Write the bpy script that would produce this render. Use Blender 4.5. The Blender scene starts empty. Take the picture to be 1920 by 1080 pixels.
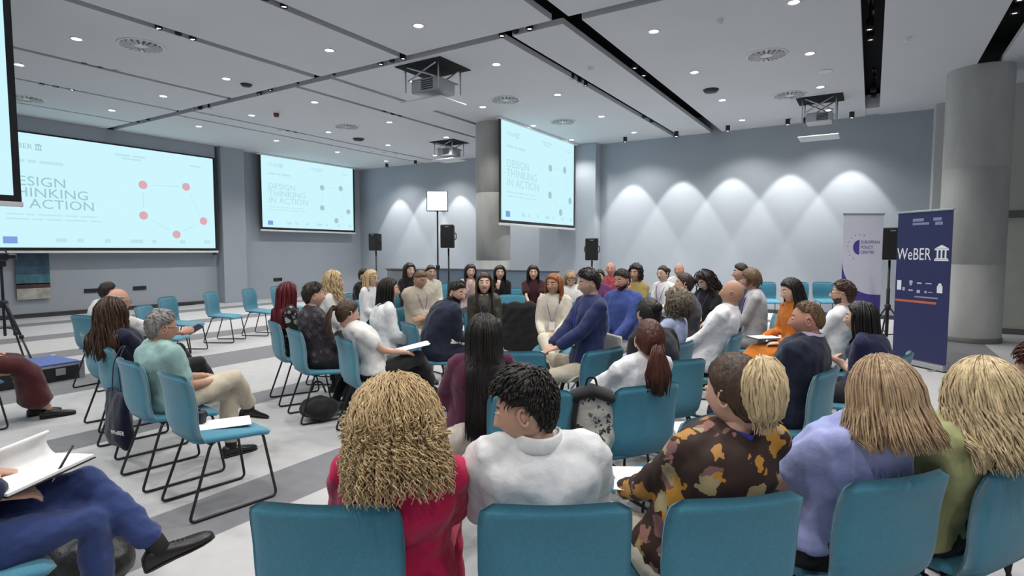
import bpy, bmesh, math, random
import numpy as np
from mathutils import Matrix, Vector, Euler

# ------------------------------------------------------------------ camera, world, exposure
sc = bpy.context.scene
COL = sc.collection
FPX, H = 1070.0, 1.52
PITCH = math.atan2(70, FPX); YAW = math.atan2(675, FPX / math.cos(PITCH))
FW = np.array([-math.sin(YAW)*math.cos(PITCH), math.cos(YAW)*math.cos(PITCH), -math.sin(PITCH)])
RT = np.array([math.cos(YAW), math.sin(YAW), 0.0]); UP = np.cross(RT, FW); CAM = np.array([0, 0, H])
cam_d = bpy.data.cameras.new('camera'); cam = bpy.data.objects.new('camera', cam_d); COL.objects.link(cam)
cam_d.sensor_width = 36; cam_d.lens = FPX/1920*36; cam_d.clip_start = .05
M3 = Matrix((RT, UP, -FW)).transposed().to_4x4(); M3.translation = CAM
cam.matrix_world = M3
sc.camera = cam
w = bpy.data.worlds.new('world'); sc.world = w; w.use_nodes = True
w.node_tree.nodes['Background'].inputs[0].default_value = (.80, .90, 1.0, 1)
w.node_tree.nodes['Background'].inputs[1].default_value = .28
sc.view_settings.view_transform = 'Standard'; sc.view_settings.look = 'None'
sc.view_settings.gamma = 1; sc.view_settings.use_curve_mapping = False
sc.view_settings.exposure = 0.0
DOWN_W, WASH_W = 148.0, 310.0          # watts of one recessed downlight / one wall washer

def ray(x, y): return FW + RT*(x-960)/FPX - UP*(y-540)/FPX
def at_z(x, y, z):
    d = ray(x, y); return CAM + d*((z-H)/d[2])
def at_d(x, y, t): return CAM + ray(x, y)*t
def ray_heading(p): return math.atan2(-p[0], p[1])

# ------------------------------------------------------------------ helpers
rng = random.Random(7)
def tag(o, label=None, cat=None, group=None, kind=None):
    if label: o['label'] = label
    if cat: o['category'] = cat
    if group: o['group'] = group
    if kind: o['kind'] = kind
    return o
def empty(name, loc, rz=0.0, label=None, cat=None, group=None, kind=None, parent=None):
    o = bpy.data.objects.new(name, None); COL.objects.link(o); o.empty_display_size = .1
    o.location = loc; o.rotation_euler = (0, 0, rz); o.parent = parent
    return tag(o, label, cat, group, kind)
def mk_mesh(name, V, F, mats, smooth=True, mi=None):
    me = bpy.data.meshes.new(name)
    V = np.asarray(V, dtype=np.float32)
    me.from_pydata(V.tolist() if len(V) < 200 else V, [], F)
    for m in (mats if isinstance(mats, (list, tuple)) else [mats]): me.materials.append(m)
    n = len(me.polygons)
    if n:
        if smooth: me.polygons.foreach_set('use_smooth', np.ones(n, dtype=bool))
        if mi is not None: me.polygons.foreach_set('material_index', np.asarray(mi, dtype=np.int32))
    me.update()
    return me
def obj(name, me, parent=None, loc=None, rz=None, **k):
    o = bpy.data.objects.new(name, me); COL.objects.link(o)
    if parent: o.parent = parent
    if loc is not None: o.location = loc
    if rz is not None: o.rotation_euler = (0, 0, rz)
    return tag(o, **k)
def add(name, parts, mats, parent=None, smooth=True, **k):
    V, F, mi = join(parts)
    return obj(name, mk_mesh(name, V, F, mats, smooth, mi), parent, **k)
def join(parts):
    Vs, Fs, ms, n = [], [], [], 0
    for p in parts:
        V, F = p[0], p[1]
        m = p[2] if len(p) > 2 else 0
        Vs.append(np.asarray(V, float).reshape(-1, 3))
        Fs += [tuple(i+n for i in f) for f in F]
        ms += ([m]*len(F) if np.isscalar(m) else list(m))
        n += len(Vs[-1])
    return np.vstack(Vs), Fs, ms
def xf(p, M):
    M = np.array(M); V = np.asarray(p[0], float); return (V @ M[:3, :3].T + M[:3, 3],) + tuple(p[1:])
def mv(p, v): return (np.asarray(p[0], float) + np.asarray(v, float),) + tuple(p[1:])
def box(c, s, bevel=0.0, seg=2):
    bm = bmesh.new(); bmesh.ops.create_cube(bm, size=1)
    bmesh.ops.scale(bm, vec=s, verts=bm.verts)
    if bevel: bmesh.ops.bevel(bm, geom=list(bm.edges), offset=bevel, segments=seg, affect='EDGES', profile=.5)
    V = np.array([v.co[:] for v in bm.verts]) + np.array(c); bm.verts.index_update()
    F = [tuple(v.index for v in f.verts) for f in bm.faces]; bm.free(); return V, F
def bx(x0, x1, y0, y1, z0, z1, bevel=0.0): return box(((x0+x1)/2, (y0+y1)/2, (z0+z1)/2), (x1-x0, y1-y0, z1-z0), bevel)
def unit(v):
    v = np.asarray(v, float); n = np.linalg.norm(v); return v/n if n > 1e-9 else v
def tube(path, ra, rb=None, sides=10, ref=(1, 0, 0), cap=True, power=2.0, round_cap=True):
    P = np.asarray(path, float); n = len(P)
    ra = np.full(n, ra, float) if np.isscalar(ra) else np.asarray(ra, float)
    rb = ra if rb is None else (np.full(n, rb, float) if np.isscalar(rb) else np.asarray(rb, float))
    T = np.gradient(P, axis=0); T /= np.maximum(np.linalg.norm(T, axis=1, keepdims=True), 1e-9)
    if cap and round_cap:      # an extra shrunk ring at each end
        e0 = P[0]-T[0]*min(ra[0], rb[0])*.45; e1 = P[-1]+T[-1]*min(ra[-1], rb[-1])*.45
        P = np.vstack([e0, P, e1]); T = np.vstack([T[0], T, T[-1]])
        ra = np.r_[ra[0]*.6, ra, ra[-1]*.6]; rb = np.r_[rb[0]*.6, rb, rb[-1]*.6]; n += 2
    V = []; ref = unit(ref)
    ang = np.arange(sides)*2*math.pi/sides; ca, sa = np.cos(ang), np.sin(ang)
    if power != 2.0:
        ca = np.sign(ca)*np.abs(ca)**(2/power); sa = np.sign(sa)*np.abs(sa)**(2/power)
    prev = None
    for i in range(n):
        t = T[i]; r0 = ref if prev is None else prev
        x = r0 - t*np.dot(r0, t)
        if np.linalg.norm(x) < 1e-3: x = np.cross(t, (0.3, .9, .2))
        x = unit(x); y = np.cross(t, x); prev = x
        V.append(P[i] + np.outer(ca*ra[i], x) + np.outer(sa*rb[i], y))
    V = np.vstack(V); F = []
    for i in range(n-1):
        for j in range(sides):
            k = (j+1) % sides; F.append((i*sides+j, i*sides+k, (i+1)*sides+k, (i+1)*sides+j))
    if cap:
        F.append(tuple(range(sides-1, -1, -1))); F.append(tuple((n-1)*sides+j for j in range(sides)))
    return V, F
def lathe(prof, sides=24, c=(0, 0, 0)):
    P = np.asarray(prof, float); n = len(P); V = []
    for r, z in P:
        a = np.arange(sides)*2*math.pi/sides
        V.append(np.c_[r*np.cos(a), r*np.sin(a), np.full(sides, z)])
    V = np.vstack(V)+np.array(c); F = []
    for i in range(n-1):
        for j in range(sides):
            k = (j+1) % sides; F.append((i*sides+j, i*sides+k, (i+1)*sides+k, (i+1)*sides+j))
    return V, F
def fillet(path, r=.04, k=4):
    P = [np.asarray(p, float) for p in path]; out = [P[0]]
    for i in range(1, len(P)-1):
        a, b, c = P[i-1], P[i], P[i+1]; d = min(r, np.linalg.norm(a-b)*.45, np.linalg.norm(c-b)*.45)
        s, e = b+unit(a-b)*d, b+unit(c-b)*d
        for q in range(k+1):
            t = q/k; out.append((1-t)**2*s + 2*t*(1-t)*b + t*t*e)
    out.append(P[-1]); return np.array(out)
def grid_faces(nu, nv, closed_u=False):
    F = []
    for i in range(nv-1):
        for j in range(nu if closed_u else nu-1):
            k = (j+1) % nu; F.append((i*nu+j, i*nu+k, (i+1)*nu+k, (i+1)*nu+j))
    return F

# ------------------------------------------------------------------ materials
MATS = {}
def mat(name, col, rough=.7, noise=0.0, nscale=8.0, bump=0.0, bscale=60.0, metal=0.0, emit=None, estr=0.0, sheen=0.0, spec=None, stretch=None, sss=0.0):
    if name in MATS: return MATS[name]
    m = bpy.data.materials.new(name); m.use_nodes = True; nt = m.node_tree; b = nt.nodes['Principled BSDF']
    b.inputs['Base Color'].default_value = (*col, 1); b.inputs['Roughness'].default_value = rough; b.inputs['Metallic'].default_value = metal
    if spec is not None: b.inputs['Specular IOR Level'].default_value = spec
    if sheen: b.inputs['Sheen Weight'].default_value = sheen; b.inputs['Sheen Roughness'].default_value = .5
    if emit: b.inputs['Emission Color'].default_value = (*emit, 1); b.inputs['Emission Strength'].default_value = estr
    if noise or bump:
        tc = nt.nodes.new('ShaderNodeTexCoord'); src = tc.outputs['Object']
        if stretch:
            mp = nt.nodes.new('ShaderNodeMapping'); mp.inputs['Scale'].default_value = stretch
            nt.links.new(src, mp.inputs['Vector']); src = mp.outputs['Vector']
    if noise:
        n = nt.nodes.new('ShaderNodeTexNoise'); n.inputs['Scale'].default_value = nscale; n.inputs['Detail'].default_value = 5
        r = nt.nodes.new('ShaderNodeValToRGB'); r.color_ramp.elements[0].position = .3; r.color_ramp.elements[1].position = .7
        r.color_ramp.elements[0].color = (*[max(0, c*(1-noise)) for c in col], 1); r.color_ramp.elements[1].color = (*[min(1, c*(1+noise)) for c in col], 1)
        nt.links.new(src, n.inputs['Vector']); nt.links.new(n.outputs['Fac'], r.inputs['Fac']); nt.links.new(r.outputs['Color'], b.inputs['Base Color'])
    if bump:
        n2 = nt.nodes.new('ShaderNodeTexNoise'); n2.inputs['Scale'].default_value = bscale; n2.inputs['Detail'].default_value = 4
        bp = nt.nodes.new('ShaderNodeBump'); bp.inputs['Strength'].default_value = bump; bp.inputs['Distance'].default_value = .02
        nt.links.new(src, n2.inputs['Vector']); nt.links.new(n2.outputs['Fac'], bp.inputs['Height']); nt.links.new(bp.outputs['Normal'], b.inputs['Normal'])
    MATS[name] = m; return m
def pattern_mat(name, base, cols, scale=9.0, thr=.34, rough=.75, rnd=1.0):
    """printed fabric: blobs of several colours over a ground colour"""
    if name in MATS: return MATS[name]
    m = bpy.data.materials.new(name); m.use_nodes = True; nt = m.node_tree; b = nt.nodes['Principled BSDF']; b.inputs['Roughness'].default_value = rough
    tc = nt.nodes.new('ShaderNodeTexCoord'); wn = nt.nodes.new('ShaderNodeTexNoise'); wn.inputs['Scale'].default_value = scale*1.6
    mx = nt.nodes.new('ShaderNodeVectorMath'); mx.operation = 'MULTIPLY_ADD'; mx.inputs[1].default_value = (.09,)*3
    vo = nt.nodes.new('ShaderNodeTexVoronoi'); vo.inputs['Scale'].default_value = scale; vo.inputs['Randomness'].default_value = rnd
    lt = nt.nodes.new('ShaderNodeMath'); lt.operation = 'LESS_THAN'; lt.inputs[1].default_value = thr
    rp = nt.nodes.new('ShaderNodeValToRGB'); rp.color_ramp.interpolation = 'CONSTANT'
    while len(rp.color_ramp.elements) < len(cols): rp.color_ramp.elements.new(.5)
    for i, c in enumerate(cols): rp.color_ramp.elements[i].position = i/len(cols); rp.color_ramp.elements[i].color = (*c, 1)
    sp = nt.nodes.new('ShaderNodeSeparateColor'); mix = nt.nodes.new('ShaderNodeMix'); mix.data_type = 'RGBA'; mix.inputs[6].default_value = (*base, 1)
    nt.links.new(tc.outputs['Object'], wn.inputs['Vector']); nt.links.new(wn.outputs['Color'], mx.inputs[0]); nt.links.new(tc.outputs['Object'], mx.inputs[2])
    nt.links.new(mx.outputs[0], vo.inputs['Vector']); nt.links.new(vo.outputs['Distance'], lt.inputs[0]); nt.links.new(vo.outputs['Color'], sp.inputs[0])
    nt.links.new(sp.outputs[0], rp.inputs['Fac']); nt.links.new(lt.outputs[0], mix.inputs[0]); nt.links.new(rp.outputs['Color'], mix.inputs[7])
    nt.links.new(mix.outputs[2], b.inputs['Base Color']); MATS[name] = m; return m
def glow(name, col, s):
    if name in MATS: return MATS[name]
    m = bpy.data.materials.new(name); m.use_nodes = True; nt = m.node_tree; b = nt.nodes['Principled BSDF']
    b.inputs['Base Color'].default_value = (.02, .02, .02, 1); b.inputs['Emission Color'].default_value = (*col, 1); b.inputs['Emission Strength'].default_value = s
    b.inputs['Base Color'].default_value = (0, 0, 0, 1); b.inputs['Specular IOR Level'].default_value = 0; b.inputs['Roughness'].default_value = 1; MATS[name] = m; return m
def fab(name, col, bump=.25, noise=.07, bs=14.0):
    return mat(name, col, .85, noise, 30, bump, bs, sheen=.15, spec=.25)
M_WALL = mat('wall_paint', (.37, .405, .455), .8, .03, 1.2, .03, 40)
M_BLACK = mat('black_void', (.006, .006, .008), .9)
M_BLKM = mat('black_metal', (.012, .012, .014), .4, metal=.0)
M_PLAS = mat('black_plastic', (.015, .016, .018), .5, bump=.05, bscale=300)
M_CEIL = mat('ceiling_paint', (.66, .68, .71), .85, .02, .8)
M_CONC = mat('concrete', (.42, .42, .405), .6, .16, 2.2, .12, 9, stretch=(1, 1, .35))
M_TEAL = mat('teal_upholstery', (.058, .232, .325), .75, .08, 90, .12, 380, sheen=.25, spec=.3)
M_WHITE = mat('white_plastic', (.75, .76, .77), .5)
M_PAPER = mat('paper', (.80, .80, .80), .8, .02, 20)
M_CHROME = mat('brushed_metal', (.55, .56, .58), .35, metal=.9)
# ------------------------------------------------------------------ the room
CE, XL, YB, XR, YF = 4.5, -16.2, 15.1, 7.0, -3.0
# floor: carpet laid in light and dark bands running towards the back wall
M_FLOOR = mat('subfloor', (.25, .25, .26), .9)
M_CLIGHT = mat('carpet_light', (.45, .45, .46), .95, .04, 9, .25, 420, spec=.2)
M_CDARK = mat('carpet_dark', (.200, .202, .215), .95, .06, 9, .25, 420, spec=.2)
floor = add('floor', [bx(XL-.2, XR, YF, YB+.2, -.12, -.012)], M_FLOOR, smooth=False, label='grey carpeted hall floor with light and dark bands', kind='structure')
darks = [(-14.9, -14.3), (-12.6, -11.9), (-10.4, -9.72), (-8.15, -7.2), (-5.55, -5.12), (-3.43, -2.92), (-1.2, -.75), (.9, 1.6), (3.3, 3.9)]
xs = XL-.2
for a, b in darks + [(XR, XR)]:
    if a > xs: add('carpet_band', [bx(xs, a, YF, YB+.2, -.012, 0)], M_CLIGHT, floor, smooth=False)
    if b > a: add('carpet_band', [bx(a, b, YF, YB+.2, -.012, 0)], M_CDARK, floor, smooth=False)
    xs = b
# walls
wl = add('wall_left', [bx(XL-.25, XL, YF, YB+.25, 0, CE+.5)], M_WALL, smooth=False, label='grey wall behind the large projection screen', kind='structure')
add('bulkhead', [bx(XL, XL+.22, 3.6, 9.45, 4.16, CE, .01)], M_WALL, wl, smooth=False)
add('pilaster', [bx(XL, XL+.32, 9.56, 10.28, 0, CE, .01)], M_WALL, wl, smooth=False)
wb = add('wall_back', [bx(XL-.25, 1.0, YB, YB+.25, 0, CE+.5)], M_WALL, smooth=False, label='long grey back wall washed by ceiling spots', kind='structure')
add('pier', [bx(-8.35, -6.55, YB-.35, YB, 0, CE, .01)], M_WALL, wb, smooth=False)
add('wall_end', [bx(1.0, 1.45, YB-.5, YB+.25, 0, CE, .01)], mat('wall_lit_pale', (.55, .56, .56), .8, .03, 2), wb, smooth=False)  # brighter light on this wall end put into a paler colour
wr = add('wall_right', [bx(1.45, XR, 13.6, 13.8, 2.2, CE+.2)], mat('wall_beige', (.50, .50, .46), .8, .03, 2), smooth=False, label='pale beige wall beyond the big concrete column', kind='structure')
dr = add('door_1', [bx(1.5, 2.75, 13.62, 13.74, .0, 2.12, .01), bx(2.8, 4.05, 13.62, 13.74, 0, 2.12, .01), bx(4.1, XR, 13.62, 13.74, 0, 2.12, .01)], mat('door_beige', (.52, .52, .46), .6, .05, 3), smooth=False, label='pale beige panel doors right of the big column', kind='structure')
add('lintel', [bx(1.45, XR, 13.55, 13.8, 2.12, 2.24, .01)], mat('dark_trim', (.13, .13, .12), .6), dr, smooth=False)
add('baseboard', [bx(1.45, XR, 13.58, 13.76, -.0, .1, .005)], mat('dark_trim', (.13, .13, .12), .6), dr, smooth=False)
bl = add('baseboard_left', [bx(XL, XL+.03, YF, 9.5, 0, .09, .004)], mat('dark_base', (.05, .05, .055), .6), smooth=False, label='dark skirting along the left wall', kind='structure')
bb = add('baseboard_back', [bx(XL, 1.0, YB-.03, YB, 0, .09, .004)], mat('dark_base', (.05, .05, .055), .6), smooth=False, label='dark skirting along the back wall', kind='structure')
# ceiling: plaster panels hung under a black void, gaps form the light channels
ceil = add('ceiling', [bx(XL-.2, XR+1, YF, YB+.2, CE+.42, CE+.5)], M_BLACK, smooth=False, label='pale panelled ceiling cut by black lighting channels', kind='structure')
def panels(y0, y1, gaps):
    x = XL
    for a, b in gaps + [(XR+1, XR+1)]:
        add('ceiling_panel', [bx(x, a, y0, y1, CE, CE+.085, .004)], M_CEIL, ceil, smooth=False); x = b
panels(YF, 6.72, [(-14.75, -14.65), (-12.72, -12.62), (-10.84, -10.72), (-8.27, -8.11), (-6.28, -6.13), (-3.62, -3.38), (-.22, .03), (1.32, 1.62)])
panels(6.9, YB, [(-13.12, -13.02), (-12.45, -12.35), (-9.03, -8.91), (-8.07, -7.95), (-4.50, -4.34), (-3.55, -3.28), (-.22, .03), (1.32, 1.62)])
add('channel_end', [bx(-.22, .03, 14.4, YB, CE+.02, CE+.3)], M_CEIL, ceil, smooth=False)
# round columns
def column(x, y, r, label):
    c = empty('concrete_column', (x, y, 0), 0, label, 'column')
    add('shaft', [lathe([(r, 0), (r, 1.28), (r-.006, 1.285), (r-.006, 1.30), (r, 1.305), (r, 2.86), (r-.006, 2.865), (r-.006, 2.885), (r, 2.89), (r, CE)], 56)], M_CONC, c)
    add('base_ring', [lathe([(r+.012, 0), (r+.012, .08), (r+.002, .085)], 56)], mat('dark_trim', (.13, .13, .12), .6), c)
column(1.42, 12.3, .45, 'thick round concrete column behind the navy banner')
column(-7.68, 11.35, .41, 'round grey column left of the tall hanging screen')

# recessed downlights on their grid
lens_m = glow('lamp_glow', (1, .97, .93), 14.0)
ring_me = mk_mesh('trim_ring', *lathe([(.062, -.004), (.085, -.008), (.09, 0), (.062, .004)], 20), M_WHITE)
lens_me = mk_mesh('lens', *lathe([(.0, -.001), (.062, -.001), (.062, .003)], 20), lens_m)
dl_light = bpy.data.lights.new('downlight', 'SPOT'); dl_light.energy = DOWN_W; dl_light.spot_size = math.radians(125); dl_light.spot_blend = .6; dl_light.shadow_soft_size = .09; dl_light.color = (1, .965, .92)
ORD = ['nearest the camera', 'second', 'third', 'fourth', 'fifth', 'sixth']
def downlight(x, y, label='unseen downlight added to light the foreground, above or behind the camera'):
    e = empty('downlight', (x, y, CE), 0, label, 'downlight', 'recessed ceiling downlights')
    obj('trim_ring', ring_me, e); obj('lens', lens_me, e)
    l = bpy.data.objects.new('downlight_lamp', dl_light); COL.objects.link(l); l.location = (x, y, CE-.03)
GX = [-13.8, -11.7, -9.6, -6.95, -5.2, -2.62, -.9]
seen = {}
ROW = ['row along the left wall', 'second row from the left wall', 'third row from the left wall', 'row left of the tall hanging screen', 'row right of the tall hanging screen', 'row right of the wide channel', 'row beside the right-hand black channel']
for gx, rw in zip(GX, ROW):
    for gi, gy in enumerate((3.72, 5.93, 7.79, 9.9, 12.0, 14.05)):
        if gx == -6.95 and gy == 3.72: continue
        if gx == -5.2 and gy == 3.72: continue
        if gx < -13 and gy < 5: continue
        downlight(gx, gy, 'glowing recessed downlight, %s from back wall, in %s' % (['sixth', 'fifth', 'fourth', 'third', 'second', 'first'][gi], rw))
for gx, gy in ((-4.9, 3.72), (-.9, 5.6), (1.0, 7.8), (1.0, 3.6)): downlight(gx, gy)  # more unseen lamps, added overhead for the near rows
for gx in (-9.6, -6.9, -4.9, -2.6, -.5, 2.2):       # unseen lamps, added along the grid to light the foreground
    for gy in (1.4, -.9): downlight(gx, gy)

# ceiling air diffusers
def diffuser(px, py, label):
    p = at_z(px, py, CE); r = .29
    e = empty('air_diffuser', (p[0], p[1], CE), 0, label, 'air vent', 'round swirl diffusers')
    add('plate', [lathe([(0, -.012), (.10, -.014), (r, -.010), (r+.02, 0), (r, .004)], 32)], M_WHITE, e)
    fin = mk_mesh('vane', *box((.185, 0, -.022), (.17, .012, .022)), M_WHITE, False)
    slot = mk_mesh('slot', *box((.185, 0, -.0135), (.16, .026, .004)), M_BLKM, False)
    for k in range(20):
        obj('slot', slot, e, rz=k*math.pi/10); obj('vane', fin, e, rz=k*math.pi/10+.14)
for (px, py), l in zip([(265, 85), (1437, 103), (1480, 178), (948, 187), (1055, 228), (650, 237), (50, 185)],
    ['round white swirl diffuser at upper left nearest the camera', 'round swirl diffuser nearest the right-hand black channel', 'round swirl diffuser beside the small projector at right',
     'round swirl diffuser right of the large projector', 'round swirl diffuser above the tall hanging screen', 'round swirl diffuser left of the far projector', 'round swirl diffuser beside the near screen at far left']): diffuser(px, py, l)

# track spotlights in the channels
sp_body = mk_mesh('housing', *join([lathe([(.03, .10), (.045, .09), (.047, -.06), (.043, -.07), (.036, -.05)], 14)])[:2], M_BLKM)
sp_arm = mk_mesh('mounting_arm', *join([bx(-.012, .012, -.02, .02, .08, .34), bx(-.03, .03, -.09, .09, .32, .356)])[:2], M_BLKM, False)
sp_lens = mk_mesh('lens', *lathe([(0, -.052), (.036, -.052)], 14), glow('spot_glow', (1, .97, .92), 7))
sp_off = mk_mesh('lens', *lathe([(0, -.052), (.036, -.052)], 14), M_BLKM)
def spots(pix, where, lit=()):
    for i, (px, py) in enumerate(pix):
        p = at_z(px, py, 4.46)
        nm = {2: ['left', 'right'], 3: ['leftmost', 'middle', 'rightmost']}[len(pix)][i]
        e = empty('track_spotlight', (p[0], p[1], 4.565), 0, nm+' black track spotlight '+where, 'spotlight', 'spotlights '+where)
        obj('housing', sp_body, e); obj('mounting_arm', sp_arm, e); obj('lens', sp_lens if i in lit else sp_off, e)
spots([(298, 60), (335, 70), (362, 80)], 'beside the near left swirl diffuser', (0, 2))
spots([(158, 123), (188, 130), (217, 136)], 'in the second channel at upper left')
spots([(78, 163), (105, 167), (135, 173)], 'in the third channel at upper left', (0, 2))
spots([(498, 5), (533, 20)], 'at the top edge left of centre', (1,))
spots([(714, 126), (735, 120), (756, 116)], 'where channels cross above the large projector', (0, 2))
spots([(941, 74), (967, 66), (993, 61)], 'in the cross channel at top centre', (0, 2))
spots([(486, 181), (507, 174)], 'in the cross channel above the big screen', (0, 1))
spots([(375, 208), (394, 206)], 'in the cross channel left of the red detector', (1,))
spots([(258, 232), (277, 228)], 'at the far left end of the cross channel')
spots([(783, 201), (800, 206), (814, 209)], 'in the channel under the large projector')
spots([(722, 213), (737, 218), (751, 221)], 'in the thin channel left of the large projector')
spots([(525, 247), (540, 249), (555, 251)], 'in the paired channels below the red detector')
spots([(698, 286), (720, 288), (742, 291)], 'in the far channels above the second screen')
spots([(1072, 152), (1086, 158), (1097, 165)], 'in the channel right of centre', (2,))
spots([(1190, 133), (1207, 147)], 'in the wide channel right of centre', (0, 1))
spots([(1208, 224), (1222, 232)], 'at the wall end of the narrow channel')
spots([(1630, 62), (1632, 81)], 'in the wide right-hand black channel', (0, 1))
spots([(1637, 176), (1638, 187)], 'at the wall end of the right-hand channel', (0, 1))
spots([(1902, 32), (1911, 8)], 'in the corner channel above the big column', (0, 1))
# wall washers with their scallops
wl_light = bpy.data.lights.new('wall_washer', 'SPOT'); wl_light.energy = WASH_W; wl_light.spot_size = math.radians(59); wl_light.spot_blend = .22; wl_light.shadow_soft_size = .03; wl_light.color = (1, .97, .92)
wsh_me = mk_mesh('housing', *lathe([(.02, .12), (.05, .11), (.05, -.02), (.042, -.02)], 14), M_BLKM)
wsh_ln = mk_mesh('lens', *lathe([(0, -.01), (.042, -.01)], 14), glow('spot_glow', (1, .97, .92), 7))
for i, x in enumerate((-14.2, -12.9, -11.5, -8.9, -5.6, -4.25, -3.02, -1.72, -.47)):
    y = YB-.615
    e = empty('wall_washer', (x, y, CE-.11), 0, 'small black wall washing spot, %s from left on the back wall' % ['first', 'second', 'third', 'fourth', 'fifth', 'sixth', 'seventh', 'eighth', 'last'][i], 'spotlight', 'wall washing spots along the back wall')
    obj('housing', wsh_me, e); obj('lens', wsh_ln, e)
    l = bpy.data.objects.new('wall_washer_lamp', wl_light); COL.objects.link(l); l.location = (x, y, CE-.13); l.rotation_euler = (math.radians(2), 0, 0)
# small ceiling devices
def device(px, py, label, cat, m, r=.07, hgt=.06, name='smoke_detector'):
    p = at_z(px, py, CE); e = empty(name, (p[0], p[1], CE), 0, label, cat)
    add('base', [lathe([(r*1.1, 0), (r*1.1, -.015), (r, -.018)], 20)], M_WHITE if m is not M_BLKM else M_BLKM, e)
    add('cover', [lathe([(r, -.018), (r*.85, -hgt), (r*.4, -hgt-.006), (0, -hgt-.006)], 20)], m, e)
device(518, 211, 'small dark red alarm on the ceiling left of centre', 'alarm', mat('alarm_red', (.12, .015, .012), .5), .06, .09, 'fire_alarm')
device(1333, 168, 'black ceiling speaker right of the wide channel', 'speaker', M_BLKM, .13, .05, 'ceiling_speaker')
device(672, 260, 'dark ceiling speaker left of the far projector', 'speaker', M_BLKM, .14, .05, 'ceiling_speaker')
device(462, 158, 'dark ceiling speaker between two downlights at upper left', 'speaker', M_BLKM, .09, .04, 'ceiling_speaker')
device(1350, 37, 'small white sprinkler head near the top right', 'sprinkler', M_WHITE, .04, .06, 'sprinkler')
device(1702, 71, 'small white sprinkler right of the black channel', 'sprinkler', M_WHITE, .035, .05, 'sprinkler')
device(1108, 127, 'small white detector between the two right-hand channels', 'detector', M_WHITE, .05, .05)
device(1547, 133, 'pale ceiling grille plate above the right-hand projector', 'grille', M_WHITE, .1, .02, 'ceiling_grille')

# ------------------------------------------------------------------ text meshes (batch-converted in a private scene)
TMP = bpy.data.scenes.new('scratch')
def flush(objs):
    """evaluate modifiers / text of scratch objects once, return meshes"""
    for o in objs: TMP.collection.objects.link(o)
    vl = TMP.view_layers[0]; vl.update(); dg = vl.depsgraph
    out = [bpy.data.meshes.new_from_object(o.evaluated_get(dg), depsgraph=dg) for o in objs]
    for o in objs:
        d = o.data; bpy.data.objects.remove(o)
        (bpy.data.meshes if isinstance(d, bpy.types.Mesh) else bpy.data.curves).remove(d)
    return out
def text_mesh(s, size, m, align='LEFT', width=1.0):
    c = bpy.data.curves.new('lettering', 'FONT'); c.body = s; c.size = size; c.align_x = align; c.extrude = .0008; c.resolution_u = 3
    c.space_character = 1.02
    me = flush([bpy.data.objects.new('lettering', c)])[0]
    me.materials.clear(); me.materials.append(m)
    if width != 1.0: me.transform(Matrix.Diagonal((width, 1, 1, 1)))
    return me
def disc(r, sides=28, z=0): 
    a = np.arange(sides)*2*math.pi/sides; return np.c_[r*np.cos(a), r*np.sin(a), np.full(sides, z)], [tuple(range(sides))]
def quad(u0, u1, v0, v1, z=0): return np.array([(u0, v0, z), (u1, v0, z), (u1, v1, z), (u0, v1, z)], float), [(0, 1, 2, 3)]
def temple(u, v, h):       # little building mark: roof, columns, base
    w_ = h*.95; P = [quad(u, u+w_, v, v+h*.1), quad(u+w_*.06, u+w_*.94, v+h*.12, v+h*.18)]
    for k in range(3): P.append(quad(u+w_*(.16+.28*k), u+w_*(.28+.28*k), v+h*.18, v+h*.66))
    P.append(quad(u, u+w_, v+h*.66, v+h*.74)); P.append((np.array([(u, v+h*.76, 0), (u+w_, v+h*.76, 0), (u+w_*.5, v+h, 0)]), [(0, 1, 2)]))
    return P
LIT = (.70, .95, 1.0)
M_SCR = glow('projected_white', (.60, .90, .97), 1.02)  # projector light put in as the screen's and slide's own glow
M_SINK = glow('projected_grey_text', (.36, .60, .66), .95)
M_SPALE = glow('projected_pale_text', (.52, .81, .88), .98)
M_SPINK = glow('projected_pink', (.72, .42, .47), 1.0)
M_SBLUE = glow('projected_blue', (.22, .38, .78), .95)
M_SINK2 = glow('projected_faint_text', (.47, .77, .83), .96)
M_SDOT2 = glow('projected_faint_dot', (.42, .60, .60), .95)
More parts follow.
